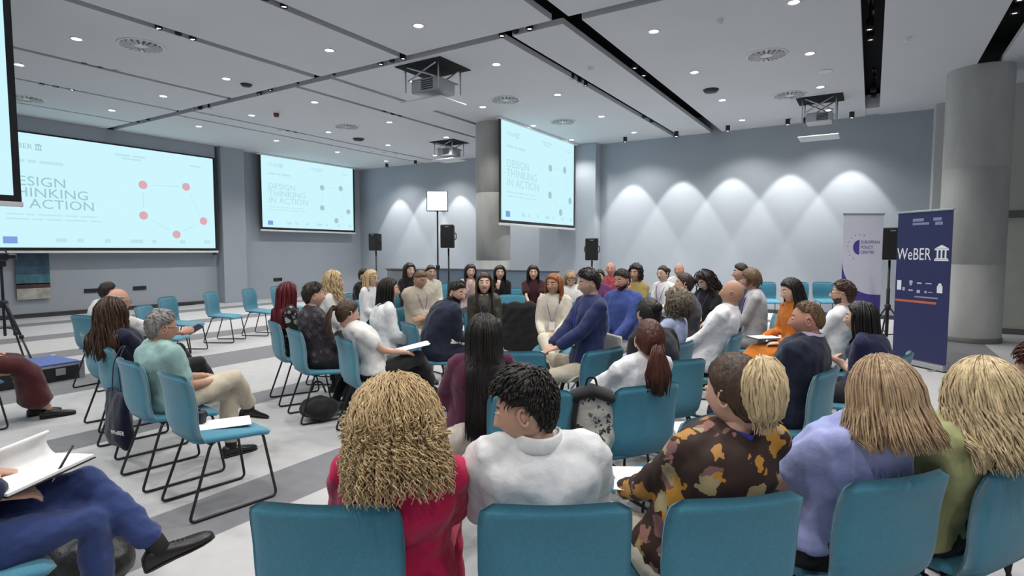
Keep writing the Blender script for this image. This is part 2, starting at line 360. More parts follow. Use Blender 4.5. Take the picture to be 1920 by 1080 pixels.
def slide(parent, w_, h_, faint=False):
    """the projected slide, lower-left corner at the parent's origin, u to the right, v up"""
    s = h_; ink, pale, dot = (M_SINK2, M_SPALE, M_SDOT2) if faint else (M_SINK, M_SPALE, M_SPINK)
    def t(txt, u, v, sz, m, wd=1.0):
        o = obj('slide_text', text_mesh(txt, sz*s, m, width=wd), parent); o.location = (u*w_, v*h_, .006)
    t('WeBER', .065, .865, .062, ink, 1.05); add('slide_mark', [mv(p, (0, 0, .006)) for p in temple(.178*w_, .86*h_, .06*s)], ink, parent, False)
    def words(u, v, ws, hh, m=None):
        for w1 in ws:
            add('slide_word', [mv(quad(u*w_, (u+w1)*w_, v*h_, (v+hh)*h_), (0, 0, .005))], m or pale, parent, False); u += w1+.012
    words(.065, .745, (.075, .03, .09), .026)
    for k, l in enumerate(('DESIGN', 'THINKING', 'IN ACTION')): t(l, .06, .545-.098*k, .118, ink, 1.10)
    words(.065, .285, (.06, .03, .09, .05, .07), .012); words(.065, .245, (.08, .04, .06, .09, .05), .012)
    words(.50, .905, (.07, .06), .018); words(.53, .875, (.09,), .016); words(.87, .88, (.06,), .018)
    cs = [(.625, .64), (.845, .66), (.622, .33), (.935, .30), (.785, .145)]; L = [(0, 1), (0, 2), (1, 3), (2, 4), (4, 3)]
    for a, b in L:
        p, q = np.array([cs[a][0]*w_, cs[a][1]*h_]), np.array([cs[b][0]*w_, cs[b][1]*h_]); d = unit(q-p); n = np.array([-d[1], d[0]])*.008
        p = p+d*.2; q = q-d*.2; add('slide_line', [(np.array([[*(p-n), .005], [*(q-n), .005], [*(q+n), .005], [*(p+n), .005]]), [(0, 1, 2, 3)])], M_SPALE, parent, False)
    for c in cs: add('slide_dot', [mv(disc(.042*s), (c[0]*w_, c[1]*h_, .006))], dot, parent, False)
    add('slide_logo', [mv(quad(.05*w_, .10*w_, .035*h_, .095*h_), (0, 0, .005))], M_SBLUE, parent, False)
    for u, ww in ((.24, .045), (.325, .025), (.44, .025), (.555, .06), (.66, .02), (.80, .03), (.935, .035)):
        add('slide_logo', [mv(quad(u*w_, (u+ww)*w_, .05*h_, .085*h_), (0, 0, .005))], M_SPALE, parent, False)
def screen(x, y0, y1, z0, z1, label, drop=True, bord=.07, faint=False):
    """projection screen in a plane of constant X, facing +X"""
    e = empty('projection_screen', (x, y0, z0), 0, label, 'screen', 'projection screens showing the slide')
    w_, h_ = y1-y0, z1-z0
    M = Matrix(((0, 0, 1, 0), (1, 0, 0, 0), (0, 1, 0, 0), (0, 0, 0, 1)))
    pic = add('screen_surface', [quad(bord, w_-bord, bord, h_-.02)], M_SCR, e, False); pic.matrix_local = M
    b = add('screen_border', [bx(0, bord, 0, h_, -.012, .003), bx(w_-bord, w_, 0, h_, -.012, .003), bx(bord, w_-bord, 0, bord, -.012, .003), bx(0, w_, h_-.02, h_, -.012, .003), bx(0, w_, 0, h_, -.014, -.006)], M_BLKM, e, False); b.matrix_local = M
    k = add('bottom_bar', [bx(-.01, w_+.01, -.055, 0, -.02, .02, .006)], M_WHITE, e, False); k.matrix_local = M
    slide_off(pic, w_, h_, bord, faint)
    if drop:
        c = add('screen_housing', [bx(-.06, w_+.06, h_-.02, h_+.028, -.05, .05, .004)], M_WHITE, e, False); c.matrix_local = M
def slide_off(g, w_, h_, bord, faint):
    slide(g, w_-2*bord, h_-bord-.02, faint)
    for c in g.children:
        c.location = (c.location[0]+bord, c.location[1]+bord, c.location[2])
screen(-15.93, 4.30, 9.42, 1.52, 4.14, 'large projection screen on the left wall, beside the pilaster', drop=False)
screen(-15.93, 10.80, 14.60, 2.18, 4.47, 'projection screen on the left wall, near the far corner', faint=True)
screen(-7.12, 10.78, 14.62, 2.15, 4.47, 'tall hanging projection screen between column and back wall', faint=True)
screen(-8.19, -1.3, 2.56, 2.07, 4.47, 'hanging projection screen cut off by the left picture edge')
add_frame = add('screen_reveal', [bx(XL, XL+.2, 9.42, 9.47, 1.4, 4.16)], mat('dark_trim', (.13, .13, .12), .6), wl, smooth=False)

# ------------------------------------------------------------------ projectors on lifts
def projector(px, py, rz, s, label, drop=.55, tray=.25):
    p = at_z(px, py, CE); e = empty('ceiling_projector', (p[0], p[1], CE), rz, label, 'projector', 'ceiling projectors'); d = drop
    add('hatch', [bx(-.5*s, .5*s, -.42*s, .42*s, -.012, -.002)], M_BLACK, e, False)
    rods = [tube([(sx*.36*s, sy*.3*s, 0), (sx*.36*s, sy*.3*s, -d-.1*s)], .014*s, sides=8) for sx in (-1, 1) for sy in (-1, 1)]
    for q in rods: add('hanger_rod', [q], M_CHROME, e)
    for sy in (-.31, .31):
        for sx in (-1, 1): add('scissor_bar', [tube([(sx*.3*s, sy*s+sx*.012, -.02), (-sx*.3*s, sy*s+sx*.012, -d*.75)], .018*s, sides=6)], M_CHROME, e)
    b = add('projector_body', [bx(-.29*s, .29*s, -.25*s, .25*s, -d-.12*s, -d+.12*s, .03*s)], mat('projector_grey', (.45, .46, .48), .5), e)
    for k in range(5): add('vent_slat', [bx(-.2*s, .05*s, .25*s, .262*s, -d-.08*s+k*.035*s, -d-.065*s+k*.035*s)], M_BLKM, b, False)
    add('lens_barrel', [xf(lathe([(.075*s, 0), (.08*s, .06*s), (.06*s, .065*s), (.0, .04*s)], 20), Matrix.Translation((.29*s, 0, -d)) @ Matrix.Rotation(math.pi/2, 4, 'Y'))], M_BLKM, b)
    add('lens_glow', [xf(lathe([(0, .066*s), (.05*s, .066*s)], 16), Matrix.Translation((.29*s, 0, -d)) @ Matrix.Rotation(math.pi/2, 4, 'Y'))], glow('beam_lens', (.8, .9, 1), 6), b)
    add('lift_tray', [bx(-.44*s, .44*s, -.36*s, .36*s, -d-tray-.02, -d-tray, .004)], M_CEIL, e, False)
projector(812, 128, math.pi, .95, 'large silver projector lowered from the ceiling at top centre', .32, .24)
projector(842, 267, math.pi, .85, 'small far projector hanging left of the round column', .28, .2)
projector(1538, 186, math.pi, .8, 'projector on a scissor lift at the right end of ceiling', .38, .36)
# ------------------------------------------------------------------ chairs
def chair_meshes():
    # backrest: curved padded shell, narrower and rounded at the bottom
    prof = np.array([(-.135, .415), (-.185, .43), (-.222, .475), (-.238, .54), (-.240, .62), (-.247, .70), (-.262, .77), (-.280, .83)])
    tt = np.linspace(0, 1, len(prof)); ts = np.linspace(0, 1, 22)
    py = np.interp(ts, tt, prof[:, 0]); pz = np.interp(ts, tt, prof[:, 1])
    k = np.array([.25, .5, .25])
    for a in (py, pz): a[1:-1] = np.convolve(a, k, 'valid')
    hw = np.interp(ts, [0, .06, .15, .3, .55, .8, .93, .98, 1], [.150, .185, .208, .226, .238, .238, .233, .222, .190])
    nu = 17; us = np.linspace(-1, 1, nu); us = np.sign(us)*np.abs(us)**.8
    def sheet(off):
        V = []
        for y, z, w_, t in zip(py, pz, hw, ts):
            ed = np.clip((1-np.abs(us))/.12, 0, 1)**.5; te = min(1, (1-t)/.03+.0)**.5 if t > .97 else 1
            th = off*(ed*.85+.15)*te
            V.append(np.c_[us*w_, y + .030*us**2*(1 if t > .2 else t/.2) + th, np.full(nu, z) - (.006*(us**4) if t > .9 else 0)])
        return np.vstack(V)
    A, B = sheet(-.022), sheet(.022); nv = len(ts); n = nu*nv
    F = [tuple(reversed(f)) for f in grid_faces(nu, nv)] + [tuple(i+n for i in f) for f in grid_faces(nu, nv)]
    for i in range(nv-1):
        F.append((i*nu, (i+1)*nu, n+(i+1)*nu, n+i*nu)); j = i*nu+nu-1; F.append((j, n+j, n+j+nu, j+nu))
    for j in range(nu-1):
        F.append((j, n+j, n+j+1, j+1)[::-1][::-1]); q = (nv-1)*nu+j; F.append((q, q+1, n+q+1, n+q))
    back = mk_mesh('backrest', np.vstack([A, B]), F, M_TEAL)
    # seat pad
    ys = np.linspace(-.21, .235, 14); V = []
    for y in ys:
        t = (y+.21)/.445; w_ = np.interp(t, [0, .12, .5, .85, .96, 1], [.19, .21, .232, .228, .212, .175]); top = .452+.012*math.cos(t*3)-.018*max(0, t-.8)/.2; edge = min(1, (1-t)/.06+.25, t/.06+.4)
        V.append([(math.copysign(abs(math.cos(a))**.45, math.cos(a))*w_, y, (top-.022) + math.copysign(abs(math.sin(a))**.6, math.sin(a))*.024*edge) for a in np.arange(20)*math.pi/10])
    V = np.array(V).reshape(-1, 3); F = [tuple(reversed(f)) for f in grid_faces(20, 14, True)] + [tuple(range(20)), tuple(13*20+j for j in range(19, -1, -1))]
    seat = mk_mesh('seat', V, F, M_TEAL)
    legs = []
    for s in (-1, 1):
        p = fillet([(s*.10, .02, .415), (s*.20, .17, .415), (s*.232, .235, .010), (s*.232, -.27, .010), (s*.195, -.13, .415), (s*.10, -.02, .415)], .035)
        legs.append(mk_mesh('sled_leg', *tube(p, .0085, sides=8), M_BLKM))
    bar = mk_mesh('seat_bracket', *join([box((0, 0, .418), (.24, .20, .014), .004), tube([(-.2, .16, .415), (.2, .16, .415)], .007, sides=6), tube([(-.19, -.13, .415), (.19, -.13, .415)], .007, sides=6)])[:2], M_BLKM, False)
    gl = mk_mesh('glide', *box((0, 0, .004), (.022, .03, .008), .003), M_PLAS, False)
    return back, seat, legs, bar, gl
CH = chair_meshes()
CS, PS = 1.0, .95     # chair scale, sitter scale
def chair(x, y, hd, label, group='teal chairs of the meeting circle'):
    e = empty('conference_chair', (x, y, 0), hd, label, 'chair', group); e.scale = (.92*CS, CS, CS)
    back, seat, legs, bar, gl = CH
    obj('backrest', back, e); obj('seat', seat, e)
    for l in legs: obj('sled_leg', l, e)
    obj('seat_bracket', bar, e)
    return e
def chair_at_top(px, py, hd, zt=.835*CS):
    """floor position of a chair whose backrest top centre shows at this pixel"""
    p = at_z(px, py, zt); f = np.array([-math.sin(hd), math.cos(hd), 0]); return p + f*.28*CS

# ------------------------------------------------------------------ people: templates
def smooth01(x, a, b):
    t = np.clip((x-a)/(b-a), 0, 1); return t*t*(3-2*t)
def head_pts(D):
    """unit directions -> head surface (x right, y front, z up), chin at z=-.115, crown at +.118"""
    x, y, z = D[:, 0]*.076, D[:, 1]*.096, D[:, 2]*.117
    lo = np.clip(-z/.117, 0, 1); fr = smooth01(D[:, 1], -.1, .5)
    x = x*(1-.30*lo**1.6)*(1+.02*np.exp(-((z-.0)/.03)**2))
    y = np.where(y < 0, y*(1-.42*lo**1.2), y*(1-.10*lo)) - .004
    y = np.where((y > 0), y*(1-.05*np.exp(-((z-.06)/.05)**2)), y)
    g = lambda cx, cz, sx, sz: np.exp(-((x-cx)/sx)**2-((z-cz)/sz)**2)*fr
    ramp = np.clip((.022-z)/.05, 0, 1)*(1-smooth01(-z, .029, .040))
    y = y + .026*np.exp(-(x/.0105)**2)*ramp*fr + .007*(g(.012, -.030, .008, .008)+g(-.012, -.030, .008, .008))
    y = y - .0075*(g(.030, .010, .016, .012)+g(-.030, .010, .016, .012)) + .0028*np.exp(-((z-.034)/.011)**2)*np.exp(-(x/.05)**2)*fr
    y = y + .0075*g(0, -.052, .021, .011) - .005*g(0, -.0525, .022, .0028) - .004*g(0, -.072, .025, .008) + .010*g(0, -.096, .022, .018)
    y = y + .005*(g(.042, -.018, .018, .018)+g(-.042, -.018, .018, .018))
    return np.c_[x, y, z]
def sphere_dirs(nu, nv):
    a = np.arange(nu)*2*math.pi/nu + math.pi/2
    th = np.linspace(0, math.pi, nv)
    V = [np.c_[np.sin(t)*np.cos(a), np.sin(t)*np.sin(a), np.full(nu, math.cos(t))] for t in th[1:-1]]
    V = np.vstack([np.array([[0, 0, 1.]])] + V + [np.array([[0, 0, -1.]])])
    F = [(0, 1+j, 1+(j+1) % nu) for j in range(nu)]
    for i in range(nv-3):
        for j in range(nu):
            k = (j+1) % nu; b = 1+i*nu; F.append((b+j, b+nu+j, b+nu+k, b+k))
    l = 1+(nv-3)*nu; n = len(V)-1; F += [(l+j, n, l+(j+1) % nu) for j in range(nu)]
    return V, F
HEADS = {}
def head_geo(lod):
    if lod in HEADS: return HEADS[lod]
    nu, nv = {0: (72, 56), 1: (56, 42), 2: (40, 32)}[lod]
    D, F = sphere_dirs(nu, nv); V = head_pts(D); C = np.array([V[list(f)].mean(0) for f in F]); n = len(F)
    mi = np.zeros(n, int)
    front = C[:, 1] > .045
    mi[front & (np.abs(C[:, 0]) < .024) & (np.abs(C[:, 2]+.0525) < .0085*(1-.6*np.abs(C[:, 0])/.024)+.001)] = 1
    mi[front & (np.abs(np.abs(C[:, 0])-.031) < .017) & (np.abs(C[:, 2]-.034) < .0045)] = 2
    jaw = ((C[:, 2] < -.022-.42*np.clip(C[:, 1], 0, .09)) | (front & (np.abs(C[:, 0]) < .027) & (C[:, 2] < -.0375) & (C[:, 2] > -.066))) & (C[:, 1] > -.006) & (mi == 0)
    parts = [(V, F, mi)]
    es, ef = sphere_dirs(12, 9)
    for s in (-1, 1):
        E = es[:, [0, 2, 1]]*.0118; Fe = [tuple(reversed(f)) for f in ef]
        ce = np.array([E[list(f)].mean(0) for f in Fe]); parts.append((E+np.array([s*.030, .0735, .010]), Fe, np.where(ce[:, 1] > .0078, 4, 3)))
        lid = tube([(s*.030-.016, .0765, .0130), (s*.030, .0855, .0172), (s*.030+.016, .0765, .0130)], .0036, sides=6); parts.append((lid[0], lid[1], 0))
        # ear
        ring = [(s*(.074+.010*abs(math.sin(a*.5))), -.008-.014*math.cos(a)-.004, .0+.026*math.sin(a)-.002) for a in np.linspace(.3, 5.6, 11)]
        ear = tube(ring, .0055, sides=6); parts.append((ear[0], ear[1], 0))
        parts.append((*tube([(s*.066, -.006, .018), (s*.078, -.010, .004), (s*.074, -.006, -.016), (s*.068, -.004, -.026)], [.006, .011, .010, .006], [.004, .006, .006, .005], sides=8, ref=(0, 1, 0)), 0))
    HEADS[lod] = (parts, jaw); return HEADS[lod]
HL = [(0, .070), (35, .066), (55, .045), (72, .020), (84, -.012), (100, -.020), (115, -.055), (140, -.078), (180, -.085)]
HLS = [(0, .072), (35, .068), (55, .052), (72, .038), (84, .032), (100, .030), (112, -.012), (126, -.052), (150, -.070), (180, -.075)]
def hair_cap(th_fun, lod, line=0.0, bald=None, short=False):
    nu, nv = {0: (72, 52), 1: (48, 36), 2: (32, 26)}[lod]
    D, F = sphere_dirs(nu, nv); V = head_pts(D)
    az = np.degrees(np.abs(np.arctan2(D[:, 0], D[:, 1])))
    hl = HLS if short else HL; zl = np.interp(az, [h[0] for h in hl], [h[1] for h in hl]) + line
    m = smooth01(V[:, 2], zl-.006, zl+.010)
    if bald is not None: m = m*(1-smooth01(V[:, 2], bald, bald+.02))
    # smooth skull without the nose etc.
    S = np.c_[D[:, 0]*.077, D[:, 1]*.096-.004, D[:, 2]*.118]
    low = smooth01(-V[:, 2], -.0, .08); S[:, 1] = np.where(S[:, 1] < 0, S[:, 1]*(1-.18*low), S[:, 1]); S[:, 0] *= (1-.10*low)
    th = th_fun(D, az)
    out = S + D*(th*m)[:, None]; inn = V*.93
    return (out*m[:, None] + inn*(1-m)[:, None], F)
def tufts(n, seed, th, L=.030, r=.0042, line=0.0, bald=None, short=True, lift=.25):
    """short strands lying on the skull, combed outwards from the crown"""
    rs = np.random.RandomState(seed); out = []; hl = HLS if short else HL
    while len(out) < n:
        d = unit(rs.normal(size=3)); az = abs(math.degrees(math.atan2(d[0], d[1]))); zl = np.interp(az, [h[0] for h in hl], [h[1] for h in hl])+line+.008
        if d[2]*.118 < zl or (bald is not None and d[2]*.118 > bald): continue
        low = np.clip(-d[2]*.118/.08, 0, 1); low = low*low*(3-2*low)
        b = np.array((d[0]*.077*(1-.10*low), d[1]*.096*(1-.18*low if d[1] < 0 else 1)-.004, d[2]*.118))
        t_ = th[1]+(th[0]-th[1])*max(0, d[2])**.7; flow = unit(d-np.array((.15, -.55, .85))+rs.normal(0, .16, 3)); flow = unit(flow-d*np.dot(flow, d)); l = L*rs.uniform(.7, 1.3)*(.4+.6*max(0, d[2]))
        q = [b+d*t_*.55, b+d*(t_*.95)+flow*l*.4, b+d*(t_*(1+lift*.4))+flow*l*.8-d*l*.06, b+d*t_*(.95+lift*rs.uniform(-.5, 1))+flow*l*1.15-d*l*.2]
        out.append(tube(q, np.array([r*.7, r, r*.8, r*.25]), np.array([r*.7, r, r*.8, r*.25])*.6, sides=4, round_cap=False))
    return out
def wob(P, f, amp, seed):
    r = np.random.RandomState(seed); o = np.zeros(len(P))
    for k in range(6):
        d = r.normal(size=3); d = d/np.linalg.norm(d)*f*(1+k*.45); o += np.sin(P@d+r.uniform(0, 6.3))/(1+k*.5)
    return o*amp
def locks(n, seed, L, rx=.082, ry=.102, th=.016, fmax=112, r=.0095, seg=9, sides=4, curl=0.0, cfreq=9.0, flare=1.0, jit=.02, taper=.35, part=0.0, back_push=.0, fmin=None, top=(4, 35), flat=.6, shoulder=True):
    rs = np.random.RandomState(seed); out = []
    for i in range(n):
        f = math.radians(rs.uniform(-fmax if fmin is None else fmin, fmax)); t0 = math.radians(rs.uniform(*top))
        lay = rs.uniform(.2, 1.0)*th; P = []
        k1 = max(4, seg//2)
        for t in np.linspace(t0, math.radians(96), k1):
            P.append(((rx+lay)*math.sin(t)*math.sin(f)+part*(1-math.sin(t)), -(ry+lay)*math.sin(t)*math.cos(f)-.004, (.118+lay)*math.cos(t)))
        x0, y0, z0 = P[-1]; ze = L + rs.uniform(-jit, jit) + (.04*(abs(f)/2) if L < -.2 else 0)
        for q in range(1, seg-k1+1):
            u = q/(seg-k1); z = z0+(ze-z0)*u; fl = 1+(flare-1)*u
            x, y = x0*fl, y0*fl
            if shoulder and z < -.14:
                if math.cos(f) > .05: y = min(y, -.085-back_push)
                else: y = y+(.03*u)
            P.append((x, y - back_push*u, z))
        P = np.array(P)
        if curl:
            m = len(P); fine = np.linspace(0, m-1, max(m, int(cfreq*4))); P = np.c_[[np.interp(fine, np.arange(m), P[:, c]) for c in range(3)]].T
            ph = rs.uniform(0, 6.28); a = np.linspace(0, cfreq*rs.uniform(.8, 1.2)*6.28, len(P)); ramp = np.clip(np.linspace(0, 2.2, len(P)), .15 if sides > 3 else .7, 1)
            P = P + np.c_[np.cos(a+ph)*curl*ramp, np.sin(a+ph)*curl*ramp, .3*np.sin(2*a+ph)*curl*ramp]
        m = len(P); rr = r*rs.uniform(.8, 1.25)*np.interp(np.linspace(0, 1, m), [0, .15, .75, 1], [.45, 1, .95, taper])
        out.append(tube(P, rr, rr*flat, sides=sides, ref=(math.cos(f), math.sin(f), 0), round_cap=False))
    return out
def curtain(L, th, fmax=105, rx=.080, ry=.100, flare=1.0, back_push=0.0, nu=25, nv=14):
    V = []
    for s in np.linspace(0, 1, nv):
        for f in np.radians(np.linspace(-fmax, fmax, nu)):
            if s < .45:
                t = math.radians(8+88*s/.45); p = ((rx+th)*math.sin(t)*math.sin(f), -(ry+th)*math.sin(t)*math.cos(f)-.004, (.118+th)*math.cos(t))
            else:
                u = (s-.45)/.55; z = -.012+(L+.03+.012)*u; fl = 1+(flare-1)*u; x, y = (rx+th)*math.sin(f)*fl, (-(ry+th)*math.cos(f)-.004)*fl
                if z < -.14: y = min(y, -.08-back_push) if math.cos(f) > .05 else y+.03*u
                p = (x, y-back_push*u, z)
            V.append(p)
    return np.array(V), grid_faces(nu, nv)
def hair(style, lod, seed):
    k = {0: 1.0, 1: .55, 2: .33}[lod]; rr = {0: .46, 1: 1.0, 2: 1.5}[lod]; n = lambda v: max(14, int(v*k*(2.8 if lod == 0 else 1.0))); P = []
    def cap(top, side, noise=0.0, line=0.0, bald=None, f=70, short=False):
        P.append(hair_cap(lambda D, az: side+(top-side)*np.clip(D[:, 2], 0, 1)**.7 + (wob(D*.1, f*9, noise, seed) if noise else 0), lod, line, bald, short))
    tf = lambda q: int(q*{0: 2.2, 1: .8, 2: .0}[lod])
    if style == 'short': cap(.022, .007, .0012, short=True); P.extend(tufts(tf(260), seed, (.022, .007)))
    elif style == 'crop': cap(.011, .004, .0006, short=True); P.extend(tufts(tf(200), seed, (.011, .004), .018, .003))
    elif style == 'quiff': cap(.032, .008, .0012, short=True); P.extend(tufts(tf(330), seed, (.033, .009), .032, .0042, lift=.12))
    elif style == 'fringe': cap(.008, .006, .001, bald=.045, short=True); P.extend(tufts(tf(160), seed, (.009, .006), .02, .003, bald=.05))
    elif style == 'balding': cap(.0045, .005, .0005, line=.016, short=True); P.extend(tufts(tf(240), seed, (.005, .005), .018, .0026, line=.014))
    elif style == 'thick':      # full short hair with fringe
        cap(.034, .017, .004, line=-.012)
        P.extend(locks(n(150), seed, -.05, th=.026, fmax=120, r=.0085*rr, seg=8, jit=.02, shoulder=False, flare=.93, rx=.074, ry=.094))
    elif style == 'curlyshort':
        cap(.034, .022, .010, f=45)
        P.extend(locks(n(210), seed, -.085, th=.032, fmax=125, r=.0075*rr, seg=8, jit=.03, curl=.010, cfreq=3.2, shoulder=False, flare=.9, rx=.074, ry=.094, sides=4))
    elif style == 'bob':
        cap(.022, .016, .002); P.append(curtain(-.150, .020, 100, flare=1.10))
        P.extend(locks(n(230), seed, -.165, th=.028, fmax=106, r=.0088*rr, seg=10, flare=1.16, jit=.016, flat=.5))
    elif style == 'bobflip':
        cap(.024, .018, .002); P.append(curtain(-.130, .024, 100, flare=1.20))
        P.extend(locks(n(300), seed, -.142, th=.034, fmax=110, r=.0085*rr, seg=11, flare=1.34, jit=.024, flat=.5, curl=.004, cfreq=1.3))
    elif style == 'shoulder':
        cap(.02, .014, .002); P.append(curtain(-.24, .016, 100, back_push=.02)); P.extend(locks(n(190), seed, -.26, th=.024, fmax=112, r=.0095*rr, seg=11, jit=.03, back_push=.02, flare=1.05))
    elif style == 'long':
        cap(.02, .014, .002); P.append(curtain(-.38, .016, 98, back_push=.035)); P.extend(locks(n(230), seed, -.41, th=.024, fmax=114, r=.0098*rr, seg=13, jit=.035, back_push=.035, flare=1.06))
    elif style == 'verylong':
        cap(.02, .014, .002); P.append(curtain(-.50, .018, 96, back_push=.05, flare=1.05)); P.extend(locks(n(300), seed, -.53, th=.026, fmax=112, r=.0095*rr, seg=14, jit=.04, back_push=.05, flare=1.10))
    elif style == 'wavy':
        cap(.024, .018, .003); P.append(curtain(-.27, .022, 98, back_push=.03, flare=1.06)); P.extend(locks(n(260), seed, -.31, th=.034, fmax=114, r=.0095*rr, seg=12, jit=.04, back_push=.03, flare=1.15, curl=.010, cfreq=2.2))
    elif style == 'wavyshort':
        cap(.024, .018, .003); P.append(curtain(-.16, .022, 98, back_push=.02, flare=1.06)); P.extend(locks(n(280), seed, -.195, th=.036, fmax=114, r=.0090*rr, seg=12, jit=.04, back_push=.02, flare=1.16, curl=.011, cfreq=2.4))
    elif style == 'curlylong':
        cap(.03, .02, .004); P.append(curtain(-.22, .026, 100, flare=1.2)); P.extend(locks(n(260), seed, -.27, th=.05, fmax=118, r=.0075*rr, seg=10, jit=.05, curl=.012, cfreq=4.5, flare=1.3, sides=4))
    elif style == 'bigcurl':
        cap(.045, .03, .006); P.append(curtain(-.12, .040, 112, flare=1.15, rx=.086, ry=.10))
        P.extend(locks(1050, seed, -.140, th=.062, fmax=135, r=.0027, seg=10, jit=.06, curl=.0065, cfreq=8.0, flare=1.20, sides=3, flat=1.0, taper=.6, rx=.084, ry=.10, shoulder=False))
        P.extend(locks(560, seed+1, -.055, th=.068, fmax=140, r=.0027, seg=10, top=(4, 75), jit=.115, curl=.0075, cfreq=7.0, flare=1.10, sides=3, flat=1.0, taper=.6, rx=.084, ry=.10, shoulder=False))
    elif style in ('ponytail', 'lowtail'):
        cap(.011, .008, .0012); rs = np.random.RandomState(seed); b = np.array((0, -.108, .035)) if style == 'ponytail' else np.array((0, -.098, -.03))
        for i in range(n(70)):
            dx, dz = rs.normal(0, .014, 2); l = rs.uniform(.20, .27); e = rs.normal(0, .02)
            pth = [b+(dx*.3, .01, dz*.3), b+(dx, -.035, dz*.5-.005), b+(dx*1.6+e*.4, -.05, -.07+dz), b+(dx*1.7+e, -.045, -.15+dz), b+(dx+e, -.03, -l)]
            P.append(tube(pth, np.array([.004, .008, .0095, .009, .003])*rr, sides=5, round_cap=False))
        P.append(lathe([(.012, -.01), (.022, 0), (.012, .01)], 12, b+(0, -.012, 0)))
        P.extend(locks(n(60), seed+2, -.02, th=.010, fmax=70, r=.006*rr, seg=6, top=(25, 70), shoulder=False, rx=.077, ry=.097, flare=.5, jit=.03)[:0])
    elif style == 'bun':
        cap(.012, .008, .0015); rs = np.random.RandomState(seed)
        for i in range(n(60)):
            a = rs.uniform(0, 6.28); q = unit(rs.normal(size=3)); c = np.array((0, -.115, .045))
            u = unit(np.cross(q, (0, 0, 1))); v = np.cross(q, u); R = rs.uniform(.018, .034)
            P.append(tube([c+R*(math.cos(a+s)*u+math.sin(a+s)*v) for s in np.linspace(0, 3.2, 8)], .0075*rr, sides=5, round_cap=False))
    elif style == 'updo':       # loose twist: dark roots, blond lengths gathered high at the back and falling over
        cap(.014, .010, .0015); rs = np.random.RandomState(seed)
        for i in range(460):
            a = rs.uniform(-2.1, 2.1); R = rs.uniform(.62, 1.08); w1 = rs.normal(0, .16); c = np.array((0, -.092, .022)); e_ = rs.uniform(140, 172); pts = []
            for th in np.radians(np.linspace(8, e_, 8)): pts.append(c+R*np.array((.068*math.sin(th)*math.sin(a+w1*th), -.066*math.sin(th)*math.cos(a+w1*th), .100*math.cos(th)))+rs.normal(0, .0030, 3))
            if rs.uniform() < .12: pts.append(pts[-1]+np.array((rs.normal(0, .02), -.01, -.03)))
            P.append((*tube(pts, np.interp(np.linspace(0, 1, len(pts)), [0, .2, .8, 1], [.002, .0046, .0044, .0012]), sides=4, round_cap=False), 1))
    return P
# hand template: palm, four unequal fingers with knuckle bends, a thumb from the side of the palm
def hand_raw(curl):
    parts = [tube([(0, -.02, 0), (0, .005, 0), (.002, .035, .002), (.002, .070, .001), (0, .088, 0)], [.024, .026, .035, .040, .037], [.019, .018, .016, .0135, .011], sides=12)]
    for x, l, w_, sp in ((.028, .070, .0088, .10), (.0095, .080, .0090, .02), (-.009, .074, .0086, -.05), (-.0265, .058, .0078, -.14)):
        P = [np.array((x*.9, .062, 0)), np.array((x, .084, .001))]; a = -.15; d = 0
        for f, c in ((.46, curl*.7), (.31, curl), (.23, curl*.6)):
            a -= c; P.append(P[-1] + l*f*np.array((sp*math.cos(a), math.cos(a), math.sin(a))))
        parts.append(tube(P, [w_*1.0, w_*1.05, w_*.98, w_*.92, w_*.75], sides=8))
    parts.append(tube([(.016, .016, -.004), (.036, .034, -.012), (.050, .056, -.020), (.050, .078, -.028)], [.013, .0125, .0105, .008], sides=8))
    return join(parts)[:2]

BATCH = []      # (object, slot dict, key) to be voxel-fused in one go
def fuse(V, F, vox, smooth_it=4):
    me = bpy.data.meshes.new('raw'); me.from_pydata(np.asarray(V, np.float32), [], F); o = bpy.data.objects.new('raw', me)
    m = o.modifiers.new('r', 'REMESH'); m.mode = 'VOXEL'; m.voxel_size = vox
    if smooth_it: s = o.modifiers.new('s', 'SMOOTH'); s.iterations = smooth_it; s.factor = .5
    return o
def arrays(me):
    n = len(me.vertices); V = np.empty(n*3, np.float32); me.vertices.foreach_get('co', V)
    N = np.empty(n*3, np.float32); me.vertices.foreach_get('normal', N)
    L = np.empty(len(me.loops), np.int32); me.loops.foreach_get('vertex_index', L); L = L.tolist()
    F = [tuple(L[p.loop_start:p.loop_start+p.loop_total]) for p in me.polygons]
    return V.reshape(-1, 3).astype(float), N.reshape(-1, 3).astype(float), F
HANDS = {}
_hk = [(c, v) for c in (.25, .75) for v in (.0045, .0068, .0095)]
for (c, v), me in zip(_hk, flush([fuse(*hand_raw(c), v, 2) for c, v in _hk])): HANDS[(c, v)] = arrays(me); bpy.data.meshes.remove(me)
def shoe_geo():
    ys = [-.075, -.070, -.05, -.01, .04, .09, .14, .175, .195, .200]; ws = [.012, .026, .034, .034, .036, .044, .045, .036, .022, .008]; hs = [.03, .06, .082, .085, .070, .054, .044, .036, .027, .018]
    V = []; n = 14
    for y, w_, h in zip(ys, ws, hs):
        for j in range(n):
            a = j*2*math.pi/n; s = math.sin(a); V.append((math.copysign(abs(math.cos(a))**.75, math.cos(a))*w_, y, max(-.0, h*.5+h*.5*s) if s > -.5 else 0.0))
    V = np.array(V); F = [tuple(reversed(f)) for f in grid_faces(n, len(ys), True)] + [tuple(range(n)), tuple((len(ys)-1)*n+j for j in range(n-1, -1, -1))]
    return V, F
SHOE = shoe_geo()
